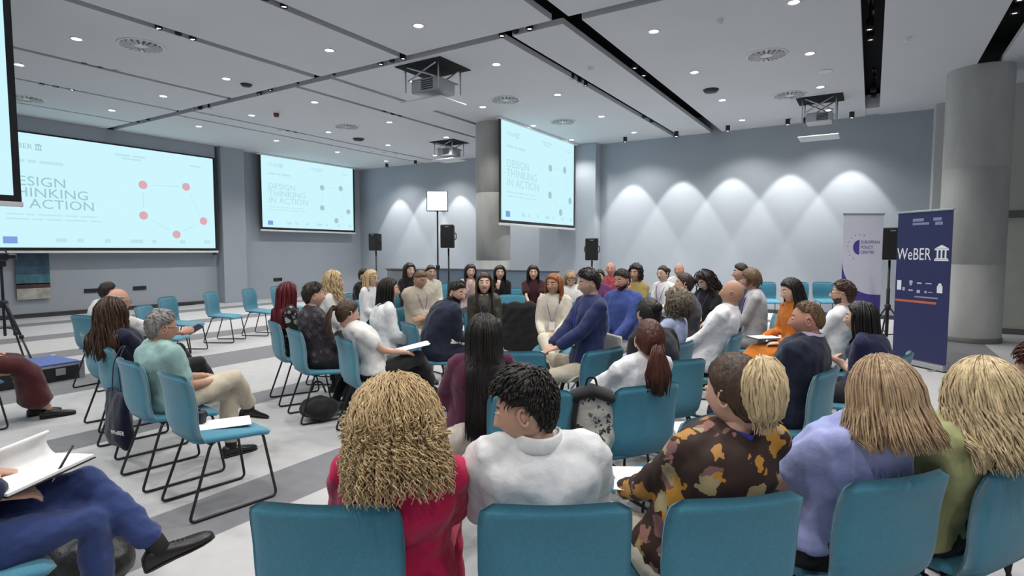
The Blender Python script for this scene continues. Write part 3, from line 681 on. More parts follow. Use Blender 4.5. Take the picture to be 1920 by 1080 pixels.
# ------------------------------------------------------------------ people: builder
SKIN = {k: mat('skin_'+k, c, .55, .06, 14, .05, 120, spec=.35) for k, c in dict(fair=(.66, .42, .32), light=(.58, .35, .255), tan=(.47, .265, .18), ruddy=(.56, .29, .21)).items()}
M_LIP = mat('lips', (.50, .21, .18), .45); M_EYEW = mat('eye_white', (.62, .60, .57), .25); M_IRIS = mat('iris', (.035, .022, .015), .2)
def hairmat(name, col, var=.45, rough=.42):
    return mat('hair_'+name, col, rough, var, 55, .5, 70, spec=.4, stretch=(1, 1, .16))
HM = {k: hairmat(k, c, v) for k, (c, v) in dict(black=((.010, .008, .007), .5), dark=((.020, .013, .010), .5), brown=((.050, .026, .014), .5), auburn=((.070, .020, .012), .5), red=((.110, .010, .016), .5),
    orange=((.26, .085, .028), .4), blond=((.56, .41, .225), .32), sandy=((.40, .275, .165), .34), honey=((.60, .47, .28), .34), grey=((.20, .19, .185), .45), silver=((.33, .32, .31), .35), mixed=((.15, .12, .085), .5), lightbrown=((.13, .075, .04), .45)).items()}
def ik(S, T, l1, l2, pole):
    S, T = np.asarray(S, float), np.asarray(T, float); d = T-S; D = np.linalg.norm(d); u = d/D
    if D > (l1+l2)*.985: T = S+u*(l1+l2)*.985; D = (l1+l2)*.985
    if D < abs(l1-l2)+.03: D = abs(l1-l2)+.03
    a = (l1*l1-l2*l2+D*D)/(2*D); h = math.sqrt(max(0, l1*l1-a*a)); q = np.asarray(pole, float); q = unit(q-u*np.dot(q, u))
    return S+u*a+q*h, T
ARMS = {   # wrist, finger direction, back-of-hand normal: right then left
 'lap': ((.075, .26, .645), (-.75, .6, -.2), (.25, .15, 1), (-.075, .28, .66), (.75, .6, -.2), (-.25, .15, 1)),
 'thigh': ((.135, .27, .655), (-.15, 1, -.2), (.1, .2, 1), (-.135, .27, .655), (.15, 1, -.2), (-.1, .2, 1)),
 'fold': ((-.06, .225, .80), (-1, .15, .10), (-.1, .9, .4), (.07, .205, .76), (1, .10, -.05), (.1, .9, .4)),
 'write': ((.10, .29, .70), (-.55, .8, -.35), (.5, .2, .9), (-.13, .28, .665), (.55, .8, -.1), (-.2, .1, 1)),
 'chin': ((.05, .17, .97), (-.15, .10, 1), (.3, 1, 0), (-.06, .26, .68), (.8, .5, -.1), (-.2, .1, 1)),
 'knee': ((.05, .40, .66), (-.6, .8, -.3), (.3, .2, 1), (-.06, .41, .665), (.6, .8, -.3), (-.3, .2, 1)),
 'phone': ((.16, .46, .80), (-.1, 1, .25), (.9, 0, .4), (-.10, .27, .66), (.6, .8, -.2), (-.2, .1, 1)),
 'point': ((.10, .30, .66), (-.4, .9, -.2), (.3, .2, 1), (-.12, .27, .66), (.4, .9, -.2), (-.3, .2, 1)),
}
LEGS = {   # knee, ankle, toe direction: right then left
 'flat': ((.125, .40, .515), (.125, .42, .085), (.12, 1, 0), (-.125, .40, .515), (-.125, .42, .085), (-.12, 1, 0)),
 'tuck': ((.115, .40, .500), (.095, .20, .125), (.05, 1, -.45), (-.115, .40, .50), (-.095, .17, .125), (-.05, 1, -.45)),
 'fwd': ((.11, .42, .495), (.11, .62, .085), (.1, 1, .05), (-.11, .42, .495), (-.10, .58, .085), (-.1, 1, .05)),
 'cross': ((.03, .43, .635), (-.15, .62, .33), (-.25, 1, -.35), (-.07, .41, .515), (-.075, .43, .085), (-.05, 1, 0)),
 'crossL': ((.07, .41, .515), (.075, .43, .085), (.05, 1, 0), (-.03, .43, .635), (.15, .62, .33), (.25, 1, -.35)),
 'figure4': ((.30, .36, .60), (-.08, .42, .60), (-.8, .5, .1), (-.10, .41, .515), (-.10, .43, .085), (-.05, 1, 0)),
}
PEOPLE = []; QUEUE = []
def person(label, hip, hd, head, hhd, pitch=0, sex='m', top=None, topname='shirt', sleeve=2.0, low=('trousers', None), hairdo=('short', 'dark'), skin='light', arms='lap', legs='flat', chy=None,
           beard=False, glasses=False, lanyard=None, collar=None, bulk=1.0, lod=1, seed=0, shoes=None, neckline=.0, roll=0, twist=0, headscale=1.0, wr=1.0, inner=None):
    r = dict(locals()); rot = np.array(Matrix.Rotation(-hd, 3, 'Z')); h = rot @ (np.asarray(head, float)-np.array((hip[0], hip[1], 0)))/PS
    HR = np.array(Matrix.Rotation(hhd-hd, 3, 'Z') @ Matrix.Rotation(-math.radians(pitch), 3, 'X') @ Matrix.Rotation(math.radians(roll), 3, 'Y'))
    p = np.array((0, 0, .54)); nt = h + HR @ np.array((0, -.022, -.085)); v = nt-p
    fem = sex == 'f'
    sl = max(0, .56-np.linalg.norm(v)); c1 = (p+nt)/2 + np.array((0, (-.055-.18*v[1]-.4*sl if v[1] > 0 else -.03), .03+.3*sl))
    C = lambda t: (1-t)**2*p+2*t*(1-t)*c1+t*t*nt if t >= 0 else p+(c1-p)/np.linalg.norm(c1-p)*t*np.linalg.norm(v)
    A_ = [.15, .175, .172, .148, .138, .15, .153, .142, .105, .060] if fem else [.15, .168, .165, .155, .158, .172, .178, .168, .125, .066]
    if chy is not None:       # keep the back clear of the backrest
        bd_ = np.interp(np.linspace(.05, .85, 12), [0, .2, .58, .72, .85], [.13, .112, .122, .114, .09])*bulk
        for _ in range(14):
            bad = 0
            for t_, b_ in zip(np.linspace(.05, .85, 12), bd_):
                q = C(t_)
                if q[2]*PS < .84 and q[1]*PS+chy - (b_+.012)*PS < np.interp(q[2]*PS, [.5, .7, .83], [-.205, -.225, -.25]): bad = 1
            if not bad: break
            c1 = c1+np.array((0, .018, 0))
    tw = math.radians(twist); RV = lambda t: np.array((math.cos(tw*np.clip(t, 0, 1)), math.sin(tw*np.clip(t, 0, 1)), 0))
    ts = [-.2, -.08, .05, .2, .4, .58, .72, .82, .89, .94]
    if fem: A = [.15, .175, .172, .148, .138, .15, .153, .142, .105, .060]; Bd = [.11, .13, .125, .105, .105, .122, .112, .092, .076, .056]
    else:   A = [.15, .168, .165, .155, .158, .172, .178, .168, .125, .066]; Bd = [.11, .13, .13, .122, .12, .122, .116, .10, .084, .062]
    A = np.array(A)*bulk; Bd = np.array(Bd)*bulk
    def torso(addw, t0=-.2, t1=.95, dens=3):
        tt = np.linspace(t0, t1, 10*dens//2); P = np.array([C(t) for t in tt])
        a = np.interp(tt, ts, A)+addw; b = np.interp(tt, ts, Bd)+addw
        return tube(P, a, b, sides=20, ref=RV(.6), power=2.25)
    sw = (.150 if fem else .172)*(.6+.4*bulk); rv = RV(.85); up = unit(C(.9)-C(.8)); sv = {}
    fwd = unit(np.cross(up, rv)); rec = dict(r=r, h=h, HR=HR, C=C, RV=RV, Bd=Bd, ts=ts, fwd=fwd)
    am = ARMS[arms] if isinstance(arms, str) else arms
    g = .010 if topname in ('shirt', 'blouse', 't_shirt') else .018
    bodyp = [torso(-.018, t0=.06), tube([C(.84), C(.93), h+HR@np.array((0, -.018, -.075)), h+HR@np.array((0, -.012, -.03))], (.046 if fem else .055)*np.array([1.25, 1.02, 1, 1]), sides=14)]
    topp = [torso(g, t0=(.02 if low[0] != 'dress' else -.15), t1=.915-neckline)]; armj = []
    for s, i in ((1, 0), (-1, 3)):
        S = C(.84)+rv*s*sw; W = np.asarray(am[i], float); fd = unit(am[i+1]); nb = unit(np.asarray(am[i+2], float)); E, W = ik(S, W, .285, .25, (s*.38, -.55, -.75))
        m1, m2 = (S+E)/2, (E+W)/2; armj.append((S, E, W, fd, nb))
        k = .88 if fem else 1.0
        bodyp.append(tube([S, m1, E, m2, W+(W-E)*.02], np.array([.050, .044, .038, .036, .026])*k, sides=10))
        tr = (C(.93)*.9+S*.1)
        topp.append(tube([C(.88)+rv*s*.02, (C(.90)+S)/2+up*.006, S+up*.004], np.array([.055, .052, .052])*k+g*.5, sides=10))
        if sleeve >= 1.9: topp.append(tube([S, m1, E, m2, E+(W-E)*.90], (np.array([.052, .050, .046, .042, .034])*k+g)*np.array([1, (1+wr)/2, wr, wr, wr]), sides=12))
        elif sleeve >= 1.0: topp.append(tube([S, m1, E, E+(W-E)*(sleeve-1)], (np.array([.052, .050, .047, .044])*k+g)*np.array([1, (1+wr)/2, wr, wr]), sides=12))
        else: topp.append(tube([S, S+(E-S)*sleeve*.6, S+(E-S)*sleeve], (np.array([.052, .053, .055])*k+g+.004)*np.array([1, (1+wr)/2, wr]), sides=12))
    rec['armj'] = armj
    lg = LEGS[legs] if isinstance(legs, str) else legs; lowp = []; rec['lg'] = lg
    for s, i in ((1, 0), (-1, 3)):
        hj = np.array((s*.088, .0, .54)); K = np.asarray(lg[i], float); An = np.asarray(lg[i+1], float)
        bodyp.append(tube([hj, (hj+K)/2, K, (K+An)/2, An], [.070, .062, .048, .046, .034], sides=10))
        lowp.append(tube([hj+(0, -.02, 0), (hj+K)/2+(0, 0, .004), K, (K*.65+An*.35), K*.30+An*.70, K*.13+An*.87], np.array([.092, .086, .070, .066, .064, .066])*(.92+.08*bulk), sides=12))
    lowp.append(tube([C(.17), C(.05), p+(0, -.01, -.01), p+(0, .0, -.055)], np.array([.150, .170, .172, .14])*(bulk if not fem else bulk*1.02), np.array([.115, .135, .138, .11])*bulk, sides=18))
    if low[0] in ('skirt', 'dress'):
        lowp = [tube([(0, -.06, .60), (0, .05, .575), (0, .22, .57), (0, .38, .54), (0, .47, .44), (0, .50, .30), (0, .52, .17)], [.18, .185, .195, .20, .205, .22, .24], [.10, .115, .105, .105, .11, .115, .13], sides=24)]
    vt = {0: .0105, 1: .013, 2: .0175}[lod]; rec['q'] = []
    for nm, parts, vx in (('body', bodyp, vt*1.6), ('top', topp, vt), ('low', lowp, vt*1.3)):
        if nm == 'top' and top is None: continue
        V, F, _ = join(parts); QUEUE.append(fuse(V, F, vx, 5 if nm != 'body' else 3)); rec['q'].append((nm, len(QUEUE)-1))
    PEOPLE.append(rec); return rec
def limb_mat(pos, ydir, zdir, mirror=False):
    y = unit(ydir); z = np.asarray(zdir, float); z = unit(z-y*np.dot(z, y)); x = np.cross(y, z); M = np.eye(4)
    M[:3, 0] = -x if mirror else x; M[:3, 1] = y; M[:3, 2] = z; M[:3, 3] = pos; return M
def finish_people():
    meshes = flush(QUEUE)
    for rec in PEOPLE:
        r = rec['r']; lod = r['lod']; h, HR, C, RV = rec['h'], rec['HR'], rec['C'], rec['RV']; seed = r['seed'] or (hash(r['label']) % 9973 if False else sum(map(ord, r['label'])) % 9973)
        e = empty('person', (r['hip'][0], r['hip'][1], 0), r['hd'], r['label'], 'person', None); e.scale = (PS,)*3
        HM4 = np.eye(4); HM4[:3, :3] = HR*r['headscale']; HM4[:3, 3] = h
        g = {nm: arrays(meshes[i]) for nm, i in rec['q']}
        parts, jaw = head_geo(lod); P = [(g['body'][0], g['body'][2], 0)]
        for k, q in enumerate(parts):
            mi = q[2]
            if k == 0 and r['beard']: mi = np.where(jaw, 5, q[2])
            P.append(xf((q[0], q[1], mi), HM4))
        hv = (.0045, .0068, .0095)[lod]
        for (S, E, W, fd, nb), mir in zip(rec['armj'], (True, False)):
            V, N, F = HANDS[(.75 if r['arms'] in ('write', 'phone') else .25, hv)]
            F2 = [tuple(reversed(f)) for f in F] if mir else F
            P.append(xf((V*(.92 if r['sex'] == 'f' else 1.0), F2, 0), limb_mat(W, fd, nb, mir)))
        hc = r['hairdo'][1]; bd = HM['dark' if hc in ('black', 'dark', 'red', 'orange', 'auburn', 'brown') else 'lightbrown' if hc not in ('grey', 'silver', 'none') else 'grey']
        add('body', P, [SKIN[r['skin']], M_LIP, bd, M_EYEW, M_IRIS, HM[r['beard']] if r['beard'] else bd], e)
        if r['hairdo'][0] != 'bald':
            hp = [xf(q, HM4) for q in hair(r['hairdo'][0], lod, seed)]
            add('hair', hp, [HM[hc]] + ([HM[r['hairdo'][2]]] if len(r['hairdo']) > 2 else []), e)
        amp = {0: .0042, 1: .0034, 2: .0024}[lod]
        if 'top' in g:
            V, N, F = g['top']; V = V + N*(wob(V, 26, amp, seed) + wob(V*np.array((1, 1, .5)), 60, amp*.5, seed+1))[:, None]
            add(r['topname'], [(V, F)], r['top'], e)
        V, N, F = g['low']; V = V + N*(wob(V, 22, amp*1.1, seed+5)+(wob(V*np.array((1, .45, 1)), 75, .0022, seed+6) if lod == 0 else 0))[:, None]
        lowm = r['low'][1] or fab('trousers_dark', (.020, .021, .026))
        add('skirt' if r['low'][0] in ('skirt', 'dress') else 'trousers', [(V, F)], lowm, e)
        sh = r['shoes'] or mat('shoe_black', (.012, .011, .011), .35, spec=.5)
        for i in (0, 3):
            An, td = np.asarray(rec['lg'][i+1], float), unit(rec['lg'][i+2]); z = np.array((0, 0, 1.)); M = limb_mat(An + np.array((0, 0, -.078)) if abs(td[2]) < .1 else An - unit(z-td*td[2])*.078, td, z)
            so = add('shoe', [xf((SHOE[0]*np.array((1, 1.02, 1)), SHOE[1]), M)], sh, e)
            if lod < 2:
                add('sole', [xf((SHOE[0]*np.array((1.06, 1.03, .16)), SHOE[1]), M)], mat('shoe_sole', (.02, .018, .016), .7), so)
                if r['low'][0] == 'trousers': K = np.asarray(rec['lg'][i], float); add('sock', [tube([An+(K-An)*.24, An+(K-An)*.08, An-np.array(M)[:3, 2]*.02], [.046, .043, .040], sides=10)], mat('sock_black', (.014, .014, .016), .85), e)
            if lod == 0: add('laces', [xf(tube([(-.026, y_, z_), (0, y_+.004, z_+.012), (.026, y_, z_)], .003, sides=5), M) for y_, z_ in ((.052, .058), (.070, .053), (.088, .047))], mat('lace_black', (.03, .03, .03), .6), so)
        # neckwear
        T9 = C(.95); up = unit(C(.95)-C(.85)); rv = RV(.9); fw = unit(np.cross(up, rv)); fem = r['sex'] == 'f'; R0 = .060 if fem else .070
        if r['collar']:
            ang = np.linspace(math.radians(118), math.radians(422), 22); cp = [T9 + rv*R0*math.cos(a)*1.02 + fw*(R0*math.sin(a)*1.02) + up*(.020 - .026*max(0, math.sin(a))) for a in ang]
            cg = [tube(cp, .025, .006, sides=8, ref=up)]
            add('collar', cg, r['collar'], e)
        if r['inner']:
            b = np.interp(.8, rec['ts'], rec['Bd']); q = [T9+fw*(R0*.8)+rv*.045, T9+fw*(R0*.8)-rv*.045, C(.62)+fw*(b+.022)]; k = fw*.01
            add('shirt_front', [(np.array([q[0]+k, q[1]+k, q[2]+k, q[0]-fw*.04, q[1]-fw*.04, q[2]-fw*.04]), [(0, 2, 1), (3, 4, 5), (0, 1, 4, 3), (1, 2, 5, 4), (2, 0, 3, 5)])], r['inner'], e, False)
        if r['lanyard']:
            lw = .007 if lod else .009; pts = lambda s: [T9-fw*R0*1.12+up*.012, T9+rv*s*R0*1.12+up*.004, C(.84)+rv*s*.075+fw*(np.interp(.84, rec['ts'], rec['Bd'])+.010), C(.66)+rv*s*.045+fw*(np.interp(.66, rec['ts'], rec['Bd'])+.026), C(.44)+rv*s*.006+fw*(np.interp(.44, rec['ts'], rec['Bd'])+.040)]
            l = add('lanyard', [tube(fillet(pts(1), .04), lw, .002, sides=6, ref=up), tube(fillet(pts(-1), .04), lw, .002, sides=6, ref=up)], r['lanyard'], e)
            c = C(.36)+fw*(np.interp(.4, rec['ts'], rec['Bd'])+.045); add('badge', [box(c, (.07, .004, .095), .001)], M_PAPER, l, False)
        if r['glasses']:
            gm = mat('glasses_frame', (.015, .012, .012), .3); G = []
            for s in (-1, 1):
                G.append(tube([(s*.031+.019*math.cos(a), .0905-.004*abs(math.cos(a)), .009+.015*math.sin(a)) for a in np.linspace(0, 6.283, 17)], .0018, sides=5, round_cap=False))
                G.append(tube([(s*.050, .087, .013), (s*.071, .06, .013), (s*.079, -.005, .012)], .0016, sides=5))
            G.append(tube([(-.012, .092, .012), (0, .096, .014), (.012, .092, .012)], .0016, sides=5))
            add('glasses', [xf(q, HM4) for q in G], gm, e)
    for me in meshes: bpy.data.meshes.remove(me)
def seat_person(px, py, chair_xy, hd, shift=(0, 0), ht=None, s=1.0, f0=-.03):
    """hip on the chair; head on the picture ray, at depth ht or at torso length from the hip"""
    f = np.array([-math.sin(hd), math.cos(hd)]); rr = np.array([math.cos(hd), math.sin(hd)])
    hip = np.array(chair_xy[:2]) + f*(-.005+shift[1]) + rr*shift[0]
    c = np.array((hip[0], hip[1], .54*PS)); d = ray(px, py); L = .655*s*PS; o = CAM-c
    if ht: head = CAM+d*ht
    else:
        tt = np.linspace(.6, 1.5, 400)*np.linalg.norm(hip); Q = CAM+tt[:, None]*d-c; fw_, rt_, ln_ = Q[:, :2]@f, Q[:, :2]@rr, np.linalg.norm(Q, axis=1)
        head = CAM+d*tt[np.argmin(((fw_-f0)/.10)**2+(rt_/.08)**2+((ln_-L)/.07)**2)]
    v = head-c
    if DEBUG: print('SEAT %4d,%4d lean fwd %.2f right %.2f up %.2f len %.2f depth %.2f' % (px, py, v[:2]@f, v[:2]@rr, v[2], np.linalg.norm(v), (head-CAM)@FW))
    return hip, head
DEBUG = False
# ------------------------------------------------------------------ who sits where
W_SHIRT = fab('white_cotton', (.74, .74, .76)); W_TEE = fab('white_jersey', (.72, .71, .69)); CREAM = fab('cream_cloth', (.62, .57, .47)); BEIGE = fab('beige_chino', (.52, .46, .36))
NAVY = fab('navy_wool', (.014, .018, .040)); BLACKC = fab('black_cloth', (.010, .010, .012)); GREYC = fab('grey_cloth', (.26, .26, .28)); JEANS = fab('blue_jeans', (.03, .05, .11))
LBLUE = fab('pale_blue_cotton', (.36, .43, .62)); LAN_B = fab('blue_ribbon', (.03, .05, .32)); LAN_P = fab('purple_ribbon', (.13, .08, .30)); D2R = math.radians
def sit(label, short, hp, ctop=None, hd=None, a=None, t=None, ha=None, shift=(0, 0), s=1.0, lean=.03, seat=True, ht=None, f0=-.03, wlegs=None, **k):
    if ctop is not None:
        hd = D2R(hd); c = chair_at_top(ctop[0], ctop[1], hd); hip, head = seat_person(hp[0], hp[1], c, hd, shift, ht, s, f0)
    else:
        head = at_d(hp[0], hp[1], t); hd = ray_heading(head)-D2R(a); f = np.array([-math.sin(hd), math.cos(hd)]); hip = head[:2]-f*lean; c = np.r_[hip+f*.005, 0]
        if DEBUG: print('HEADZ', short, round(head[2], 2))
    hh = hd if ha is None else ray_heading(head)-D2R(ha)
    dist = (head-CAM)@FW; lod = k.pop('lod', 0 if dist < 3.3 else 1 if dist < 6.2 else 2)
    if wlegs:       # knee / ankle / toe points given in the world
        M = Matrix.Rotation(-hd, 3, 'Z'); loc = lambda q: np.array(M @ Vector(np.asarray(q)-np.array((hip[0], hip[1], 0))))/PS; w_ = [loc(at_d(*q)) for q in wlegs]
        k['legs'] = (w_[0], w_[1], w_[2]-w_[1], w_[3], w_[4], w_[5]-w_[4])
        if DEBUG: print('SEAT legs', [np.round(q, 2) for q in w_])
    if seat: f = np.array([-math.sin(hd), math.cos(hd)]); k['chy'] = float((hip-np.asarray(c)[:2])@f)
    person(label, hip, hd, head, hh, lod=lod, **k)
    if seat: chair(c[0], c[1], hd, 'teal upholstered chair under '+short)
    return c, hd, hip, head
# front row, backs to the camera
sit('woman with big curly blond hair in a magenta jacket, seen from behind', 'the curly blond woman in magenta', (742, 806), (598, 943), 30, ha=-8, pitch=14, shift=(.13, -.01), sex='f', top=fab('magenta_cloth', (.50, .012, .075), .4), topname='jacket', hairdo=('bigcurl', 'blond'), arms='write', low=('trousers', fab('pink_trousers', (.45, .012, .07))), bulk=1.16)
sit('person with short black hair and white shirt, head turned left', 'the black-haired person in white shirt', (985, 770), (1045, 944), 34, ha=-78, pitch=14, shift=(-.02, -.01), sex='m', top=fab('white_shirt_folds', (.72, .73, .75), .6, .04, 9), hairdo=('quiff', 'black'), skin='light', collar=fab('white_collar', (.74, .75, .77)), arms='write', low=('trousers', CREAM), bulk=1.06, wr=1.15)
sit('woman in brown floral blouse with blond hair pinned up and blue lanyard', 'the woman in brown floral blouse', (1378, 738), (1398, 928), 43, ha=-58, pitch=4, shift=(-.03, -.01), sex='f', top=pattern_mat('floral_print', (.035, .016, .011), [(.50, .24, .03), (.30, .14, .12), (.45, .22, .05), (.20, .10, .10), (.38, .30, .16)], 13.5, .45), topname='blouse', hairdo=('updo', 'brown', 'honey'), arms='write', lanyard=LAN_B, neckline=.035, bulk=1.12, low=('trousers', CREAM))
sit('woman with light brown bob in a periwinkle blue short-sleeved shirt', 'the woman in periwinkle shirt', (1652, 745), (1703, 890), 49, ha=-48, pitch=10, shift=(-.04, -.01), sex='f', top=fab('periwinkle_cotton', (.33, .37, .66), .6, .04, 10), sleeve=.72, hairdo=('bobflip', 'sandy'), arms='write', bulk=1.22, low=('trousers', BLACKC), wr=1.2)
sit('woman with long wavy blond hair in an olive green jacket', 'the woman in olive green jacket', (1842, 746), (1938, 864), 58, ha=-40, pitch=6, shift=(-.09, .02), sex='f', top=fab('olive_cloth', (.34, .35, .165), .5, .05, 9), topname='jacket', hairdo=('wavyshort', 'honey'), arms='write', bulk=1.18, collar=fab('olive_collar', (.36, .37, .18)))
sit('dark-haired woman mostly cut off by the right picture edge', 'the woman cut off at right edge', (1952, 700), a=-60, t=2.2, sex='f', top=fab('rose_cloth', (.35, .10, .12)), hairdo=('short', 'auburn'), arms='lap', seat=True)
# second row of the near side
c_, h_, _, _ = sit('woman with auburn ponytail in loose white shirt, seen from behind', 'the auburn ponytail woman', (1218, 640), (1222, 719), 58, ha=-18, pitch=8, shift=(0, .02), sex='f', top=fab('white_linen', (.74, .745, .77), .7, .04, 11), hairdo=('lowtail', 'auburn'), arms='write', bulk=1.1, wr=1.2, low=('trousers', JEANS), lod=0)
sit('woman with very long black hair in a burgundy blouse, back to camera', 'the long-haired woman in burgundy', (907, 632), (998, 732), 40, ha=-4, pitch=0, shift=(-.26, .16), sex='f', top=fab('burgundy_satin', (.085, .018, .045), .4), topname='blouse', hairdo=('verylong', 'black'), arms='thigh', low=('trousers', fab('cream_trousers', (.58, .54, .47))), twist=-10, lod=0, shoes=mat('shoe_grey', (.2, .2, .2), .6), wlegs=[(822, 838, 2.98), (842, 912, 2.86), (815, 925, 2.72), (830, 872, 3.06), (838, 985, 2.98), (800, 1000, 2.92)])
sit('balding man in navy suit, profile to the left', 'the balding man in navy suit', (1513, 600), (1562, 690), 78, ha=-88, pitch=2, shift=(0, -.01), top=NAVY, topname='jacket', hairdo=('balding', 'lightbrown'), skin='ruddy', collar=fab('lilac_collar', (.50, .46, .62)), arms='lap', bulk=1.18, low=('trousers', NAVY), lod=0)
sit('dark-haired woman in navy t-shirt sitting next to navy banner', 'the woman in navy t-shirt', (1612, 598), a=-78, t=4.05, ha=-82, sex='f', top=fab('navy_jersey', (.016, .020, .062)), topname='t_shirt', sleeve=.75, hairdo=('shoulder', 'black'), skin='fair', arms='fold', bulk=1.12)
sit('bearded man in glasses with white shirt and bright blue lanyard', 'the man with white shirt and blue lanyard', (1580, 552), a=-82, t=5.0, pitch=-4, top=W_SHIRT, hairdo=('short', 'brown'), beard='brown', glasses=True, lanyard=fab('bright_blue_ribbon', (.03, .13, .55)), arms='lap', legs='flat', lean=-.10)
sit('smiling black-haired woman in orange dress holding a notebook', 'the woman in orange dress', (1482, 546), a=-125, t=5.6, ha=-118, pitch=12, sex='f', top=fab('orange_cloth', (.50, .15, .012), .5), topname='blouse', low=('dress', fab('orange_cloth', (.50, .15, .012), .5)), hairdo=('bob', 'black'), skin='fair', arms='write', lod=1, lean=.06)
sit('man with brown hair and pale grey sweater, profile to the left', 'the brown-haired man in grey sweater', (1408, 526), a=-95, t=6.3, pitch=6, top=fab('pale_grey_knit', (.42, .42, .44)), hairdo=('thick', 'lightbrown'), skin='ruddy', arms='lap', lanyard=LAN_P, low=('trousers', GREYC))
sit('dark-haired person mostly hidden behind the man in grey sweater', 'the person behind the grey sweater', (1388, 512), a=-95, t=7.3, top=fab('slate_cloth', (.16, .17, .2)), hairdo=('short', 'dark'))
sit('bald man in white shirt leaning back, profile to the left', 'the bald man in white shirt', (1372, 550), a=-78, t=4.8, pitch=-8, top=fab('bright_white_cotton', (.80, .80, .82), .5), hairdo=('bald', 'none'), skin='tan', arms='lap', bulk=1.12, legs='flat', low=('trousers', BLACKC), lean=-.20, sleeve=1.95)
sit('woman with dark curly hair in black shirt, reading with head bowed', 'the curly dark-haired woman in black', (1322, 528), a=-140, t=6.8, ha=-130, pitch=28, sex='f', top=BLACKC, sleeve=.7, hairdo=('curlylong', 'dark'), skin='fair', lanyard=LAN_P, arms='write')
sit('person with curly grey-brown hair and light blue shirt, from behind', 'the grey-curled person in light blue', (1268, 573), (1287, 640), 81, ha=-72, shift=(0, -.01), sex='f', top=LBLUE, hairdo=('curlyshort', 'mixed'), skin='fair', arms='lap', lod=1)
sit('dark-haired person in charcoal jacket left of the curly woman', 'the person in charcoal jacket', (1283, 533), a=-92, t=6.0, sex='f', top=fab('charcoal_cloth', (.05, .05, .06)), topname='jacket', hairdo=('bun', 'dark'), arms='lap')
sit('person with black hair in a clip, beyond the auburn ponytail', 'the black-haired person with a clip', (1216, 590), a=-35, t=3.95, pitch=8, sex='f', top=fab('ink_cloth', (.02, .022, .03)), hairdo=('bun', 'black'), arms='lap', lean=.1)
# far right arc
sit('bald older man in white at the back, above grey-curled person', 'the bald older man at the back', (1273, 507), a=-160, t=9.2, top=W_TEE, hairdo=('fringe', 'silver'), skin='ruddy')
sit('woman in glasses with white shirt and tied-back dark hair', 'the woman in glasses and white shirt', (1243, 514), a=-140, t=8.0, sex='f', top=W_SHIRT, hairdo=('bun', 'dark'), glasses=True, lanyard=LAN_P, skin='fair', arms='lap')
sit('person with dark curly crop in a mustard top at the back', 'the person in mustard top', (1192, 513), a=-150, t=8.0, sex='f', top=fab('mustard_cloth', (.36, .27, .10)), hairdo=('curlyshort', 'black'), skin='tan', arms='chin')
sit('bearded man in blue shirt sitting with crossed legs', 'the bearded man in blue shirt', (1166, 527), a=-150, t=6.0, ha=-140, pitch=8, top=fab('royal_blue_cotton', (.045, .075, .26)), hairdo=('short', 'dark'), beard='dark', skin='tan', arms='lap', legs='cross', low=('trousers', GREYC), bulk=1.08)
sit('bald man in a red checked shirt in the back row', 'the bald man in red', (1145, 505), a=-170, t=9.4, top=pattern_mat('red_check', (.38, .04, .06), [(.5, .12, .14), (.25, .02, .03)], 24, .4), hairdo=('fringe', 'grey'), skin='ruddy')
sit('dark-haired woman with glasses in purple top, back row', 'the woman in purple top', (1124, 520), a=-160, t=8.4, sex='f', top=fab('purple_cloth', (.14, .04, .13)), hairdo=('bun', 'dark'), glasses=True, skin='fair', lanyard=LAN_P)
c27, h27, hip27, head27 = sit('man in navy sweater and beige trousers with crossed legs on grey chair', 'x', (1104, 532), a=-118, t=4.85, ha=-105, pitch=10, top=fab('navy_knit', (.020, .028, .095)), topname='sweater', hairdo=('quiff', 'black'), skin='light', low=('trousers', BEIGE), arms='knee', legs='figure4', lanyard=LAN_B, seat=False, lean=-.03, shoes=mat('shoe_brown', (.10, .05, .03), .5))
sit('blond woman with head bowed in a white top, behind cream jacket', 'the bowed blond woman', (1070, 524), a=170, t=8.4, pitch=35, sex='f', top=W_TEE, hairdo=('shoulder', 'sandy'), skin='fair')
sit('woman with ginger hair in a cream jacket with purple lanyard', 'the ginger-haired woman in cream', (1038, 534), a=-168, t=6.3, ha=-150, sex='f', top=fab('cream_jacket', (.60, .55, .46)), topname='jacket', hairdo=('shoulder', 'orange'), skin='tan', low=('trousers', fab('ivory_trousers', (.62, .57, .46))), legs='cross', lanyard=LAN_P, inner=W_TEE, arms='lap')
sit('woman with long black hair in dark red top, hands on knees', 'the woman with dark red top', (1000, 512), a=178, t=9.2, sex='f', top=fab('dark_red_cloth', (.045, .012, .016)), hairdo=('long', 'black'), sleeve=.7, skin='fair', arms='knee')
sit('dark-haired woman in black resting her chin on her hand', 'the woman resting her chin', (937, 512), a=172, t=9.3, sex='f', top=BLACKC, hairdo=('long', 'black'), skin='fair', arms='chin')
sit('smiling woman with long brown hair and dark olive top', 'the smiling woman in dark olive', (908, 532), a=176, t=6.4, ha=178, pitch=-4, sex='f', top=pattern_mat('olive_satin', (.030, .026, .018), [(.05, .045, .03), (.02, .018, .014)], 14, .4, .45), hairdo=('long', 'brown'), skin='fair', lanyard=LAN_P, inner=fab('pale_pink', (.55, .42, .42)), arms='lap')
sit('dark-haired woman in pale pink behind the smiling woman', 'the woman in pale pink', (882, 510), a=165, t=9.4, sex='f', top=fab('pale_pink', (.55, .42, .42)), hairdo=('long', 'dark'), skin='fair', arms='chin')
sit('bearded man in dark navy suit leaning forward, turned towards camera', 'the bearded man in dark suit', (857, 549), (760, 603), -28, ha=128, pitch=14, shift=(.05, -.01), top=NAVY, topname='jacket', hairdo=('short', 'black'), beard='black', skin='light', arms='knee', legs='flat', low=('trousers', NAVY), collar=BLACKC, bulk=1.08, lod=1)
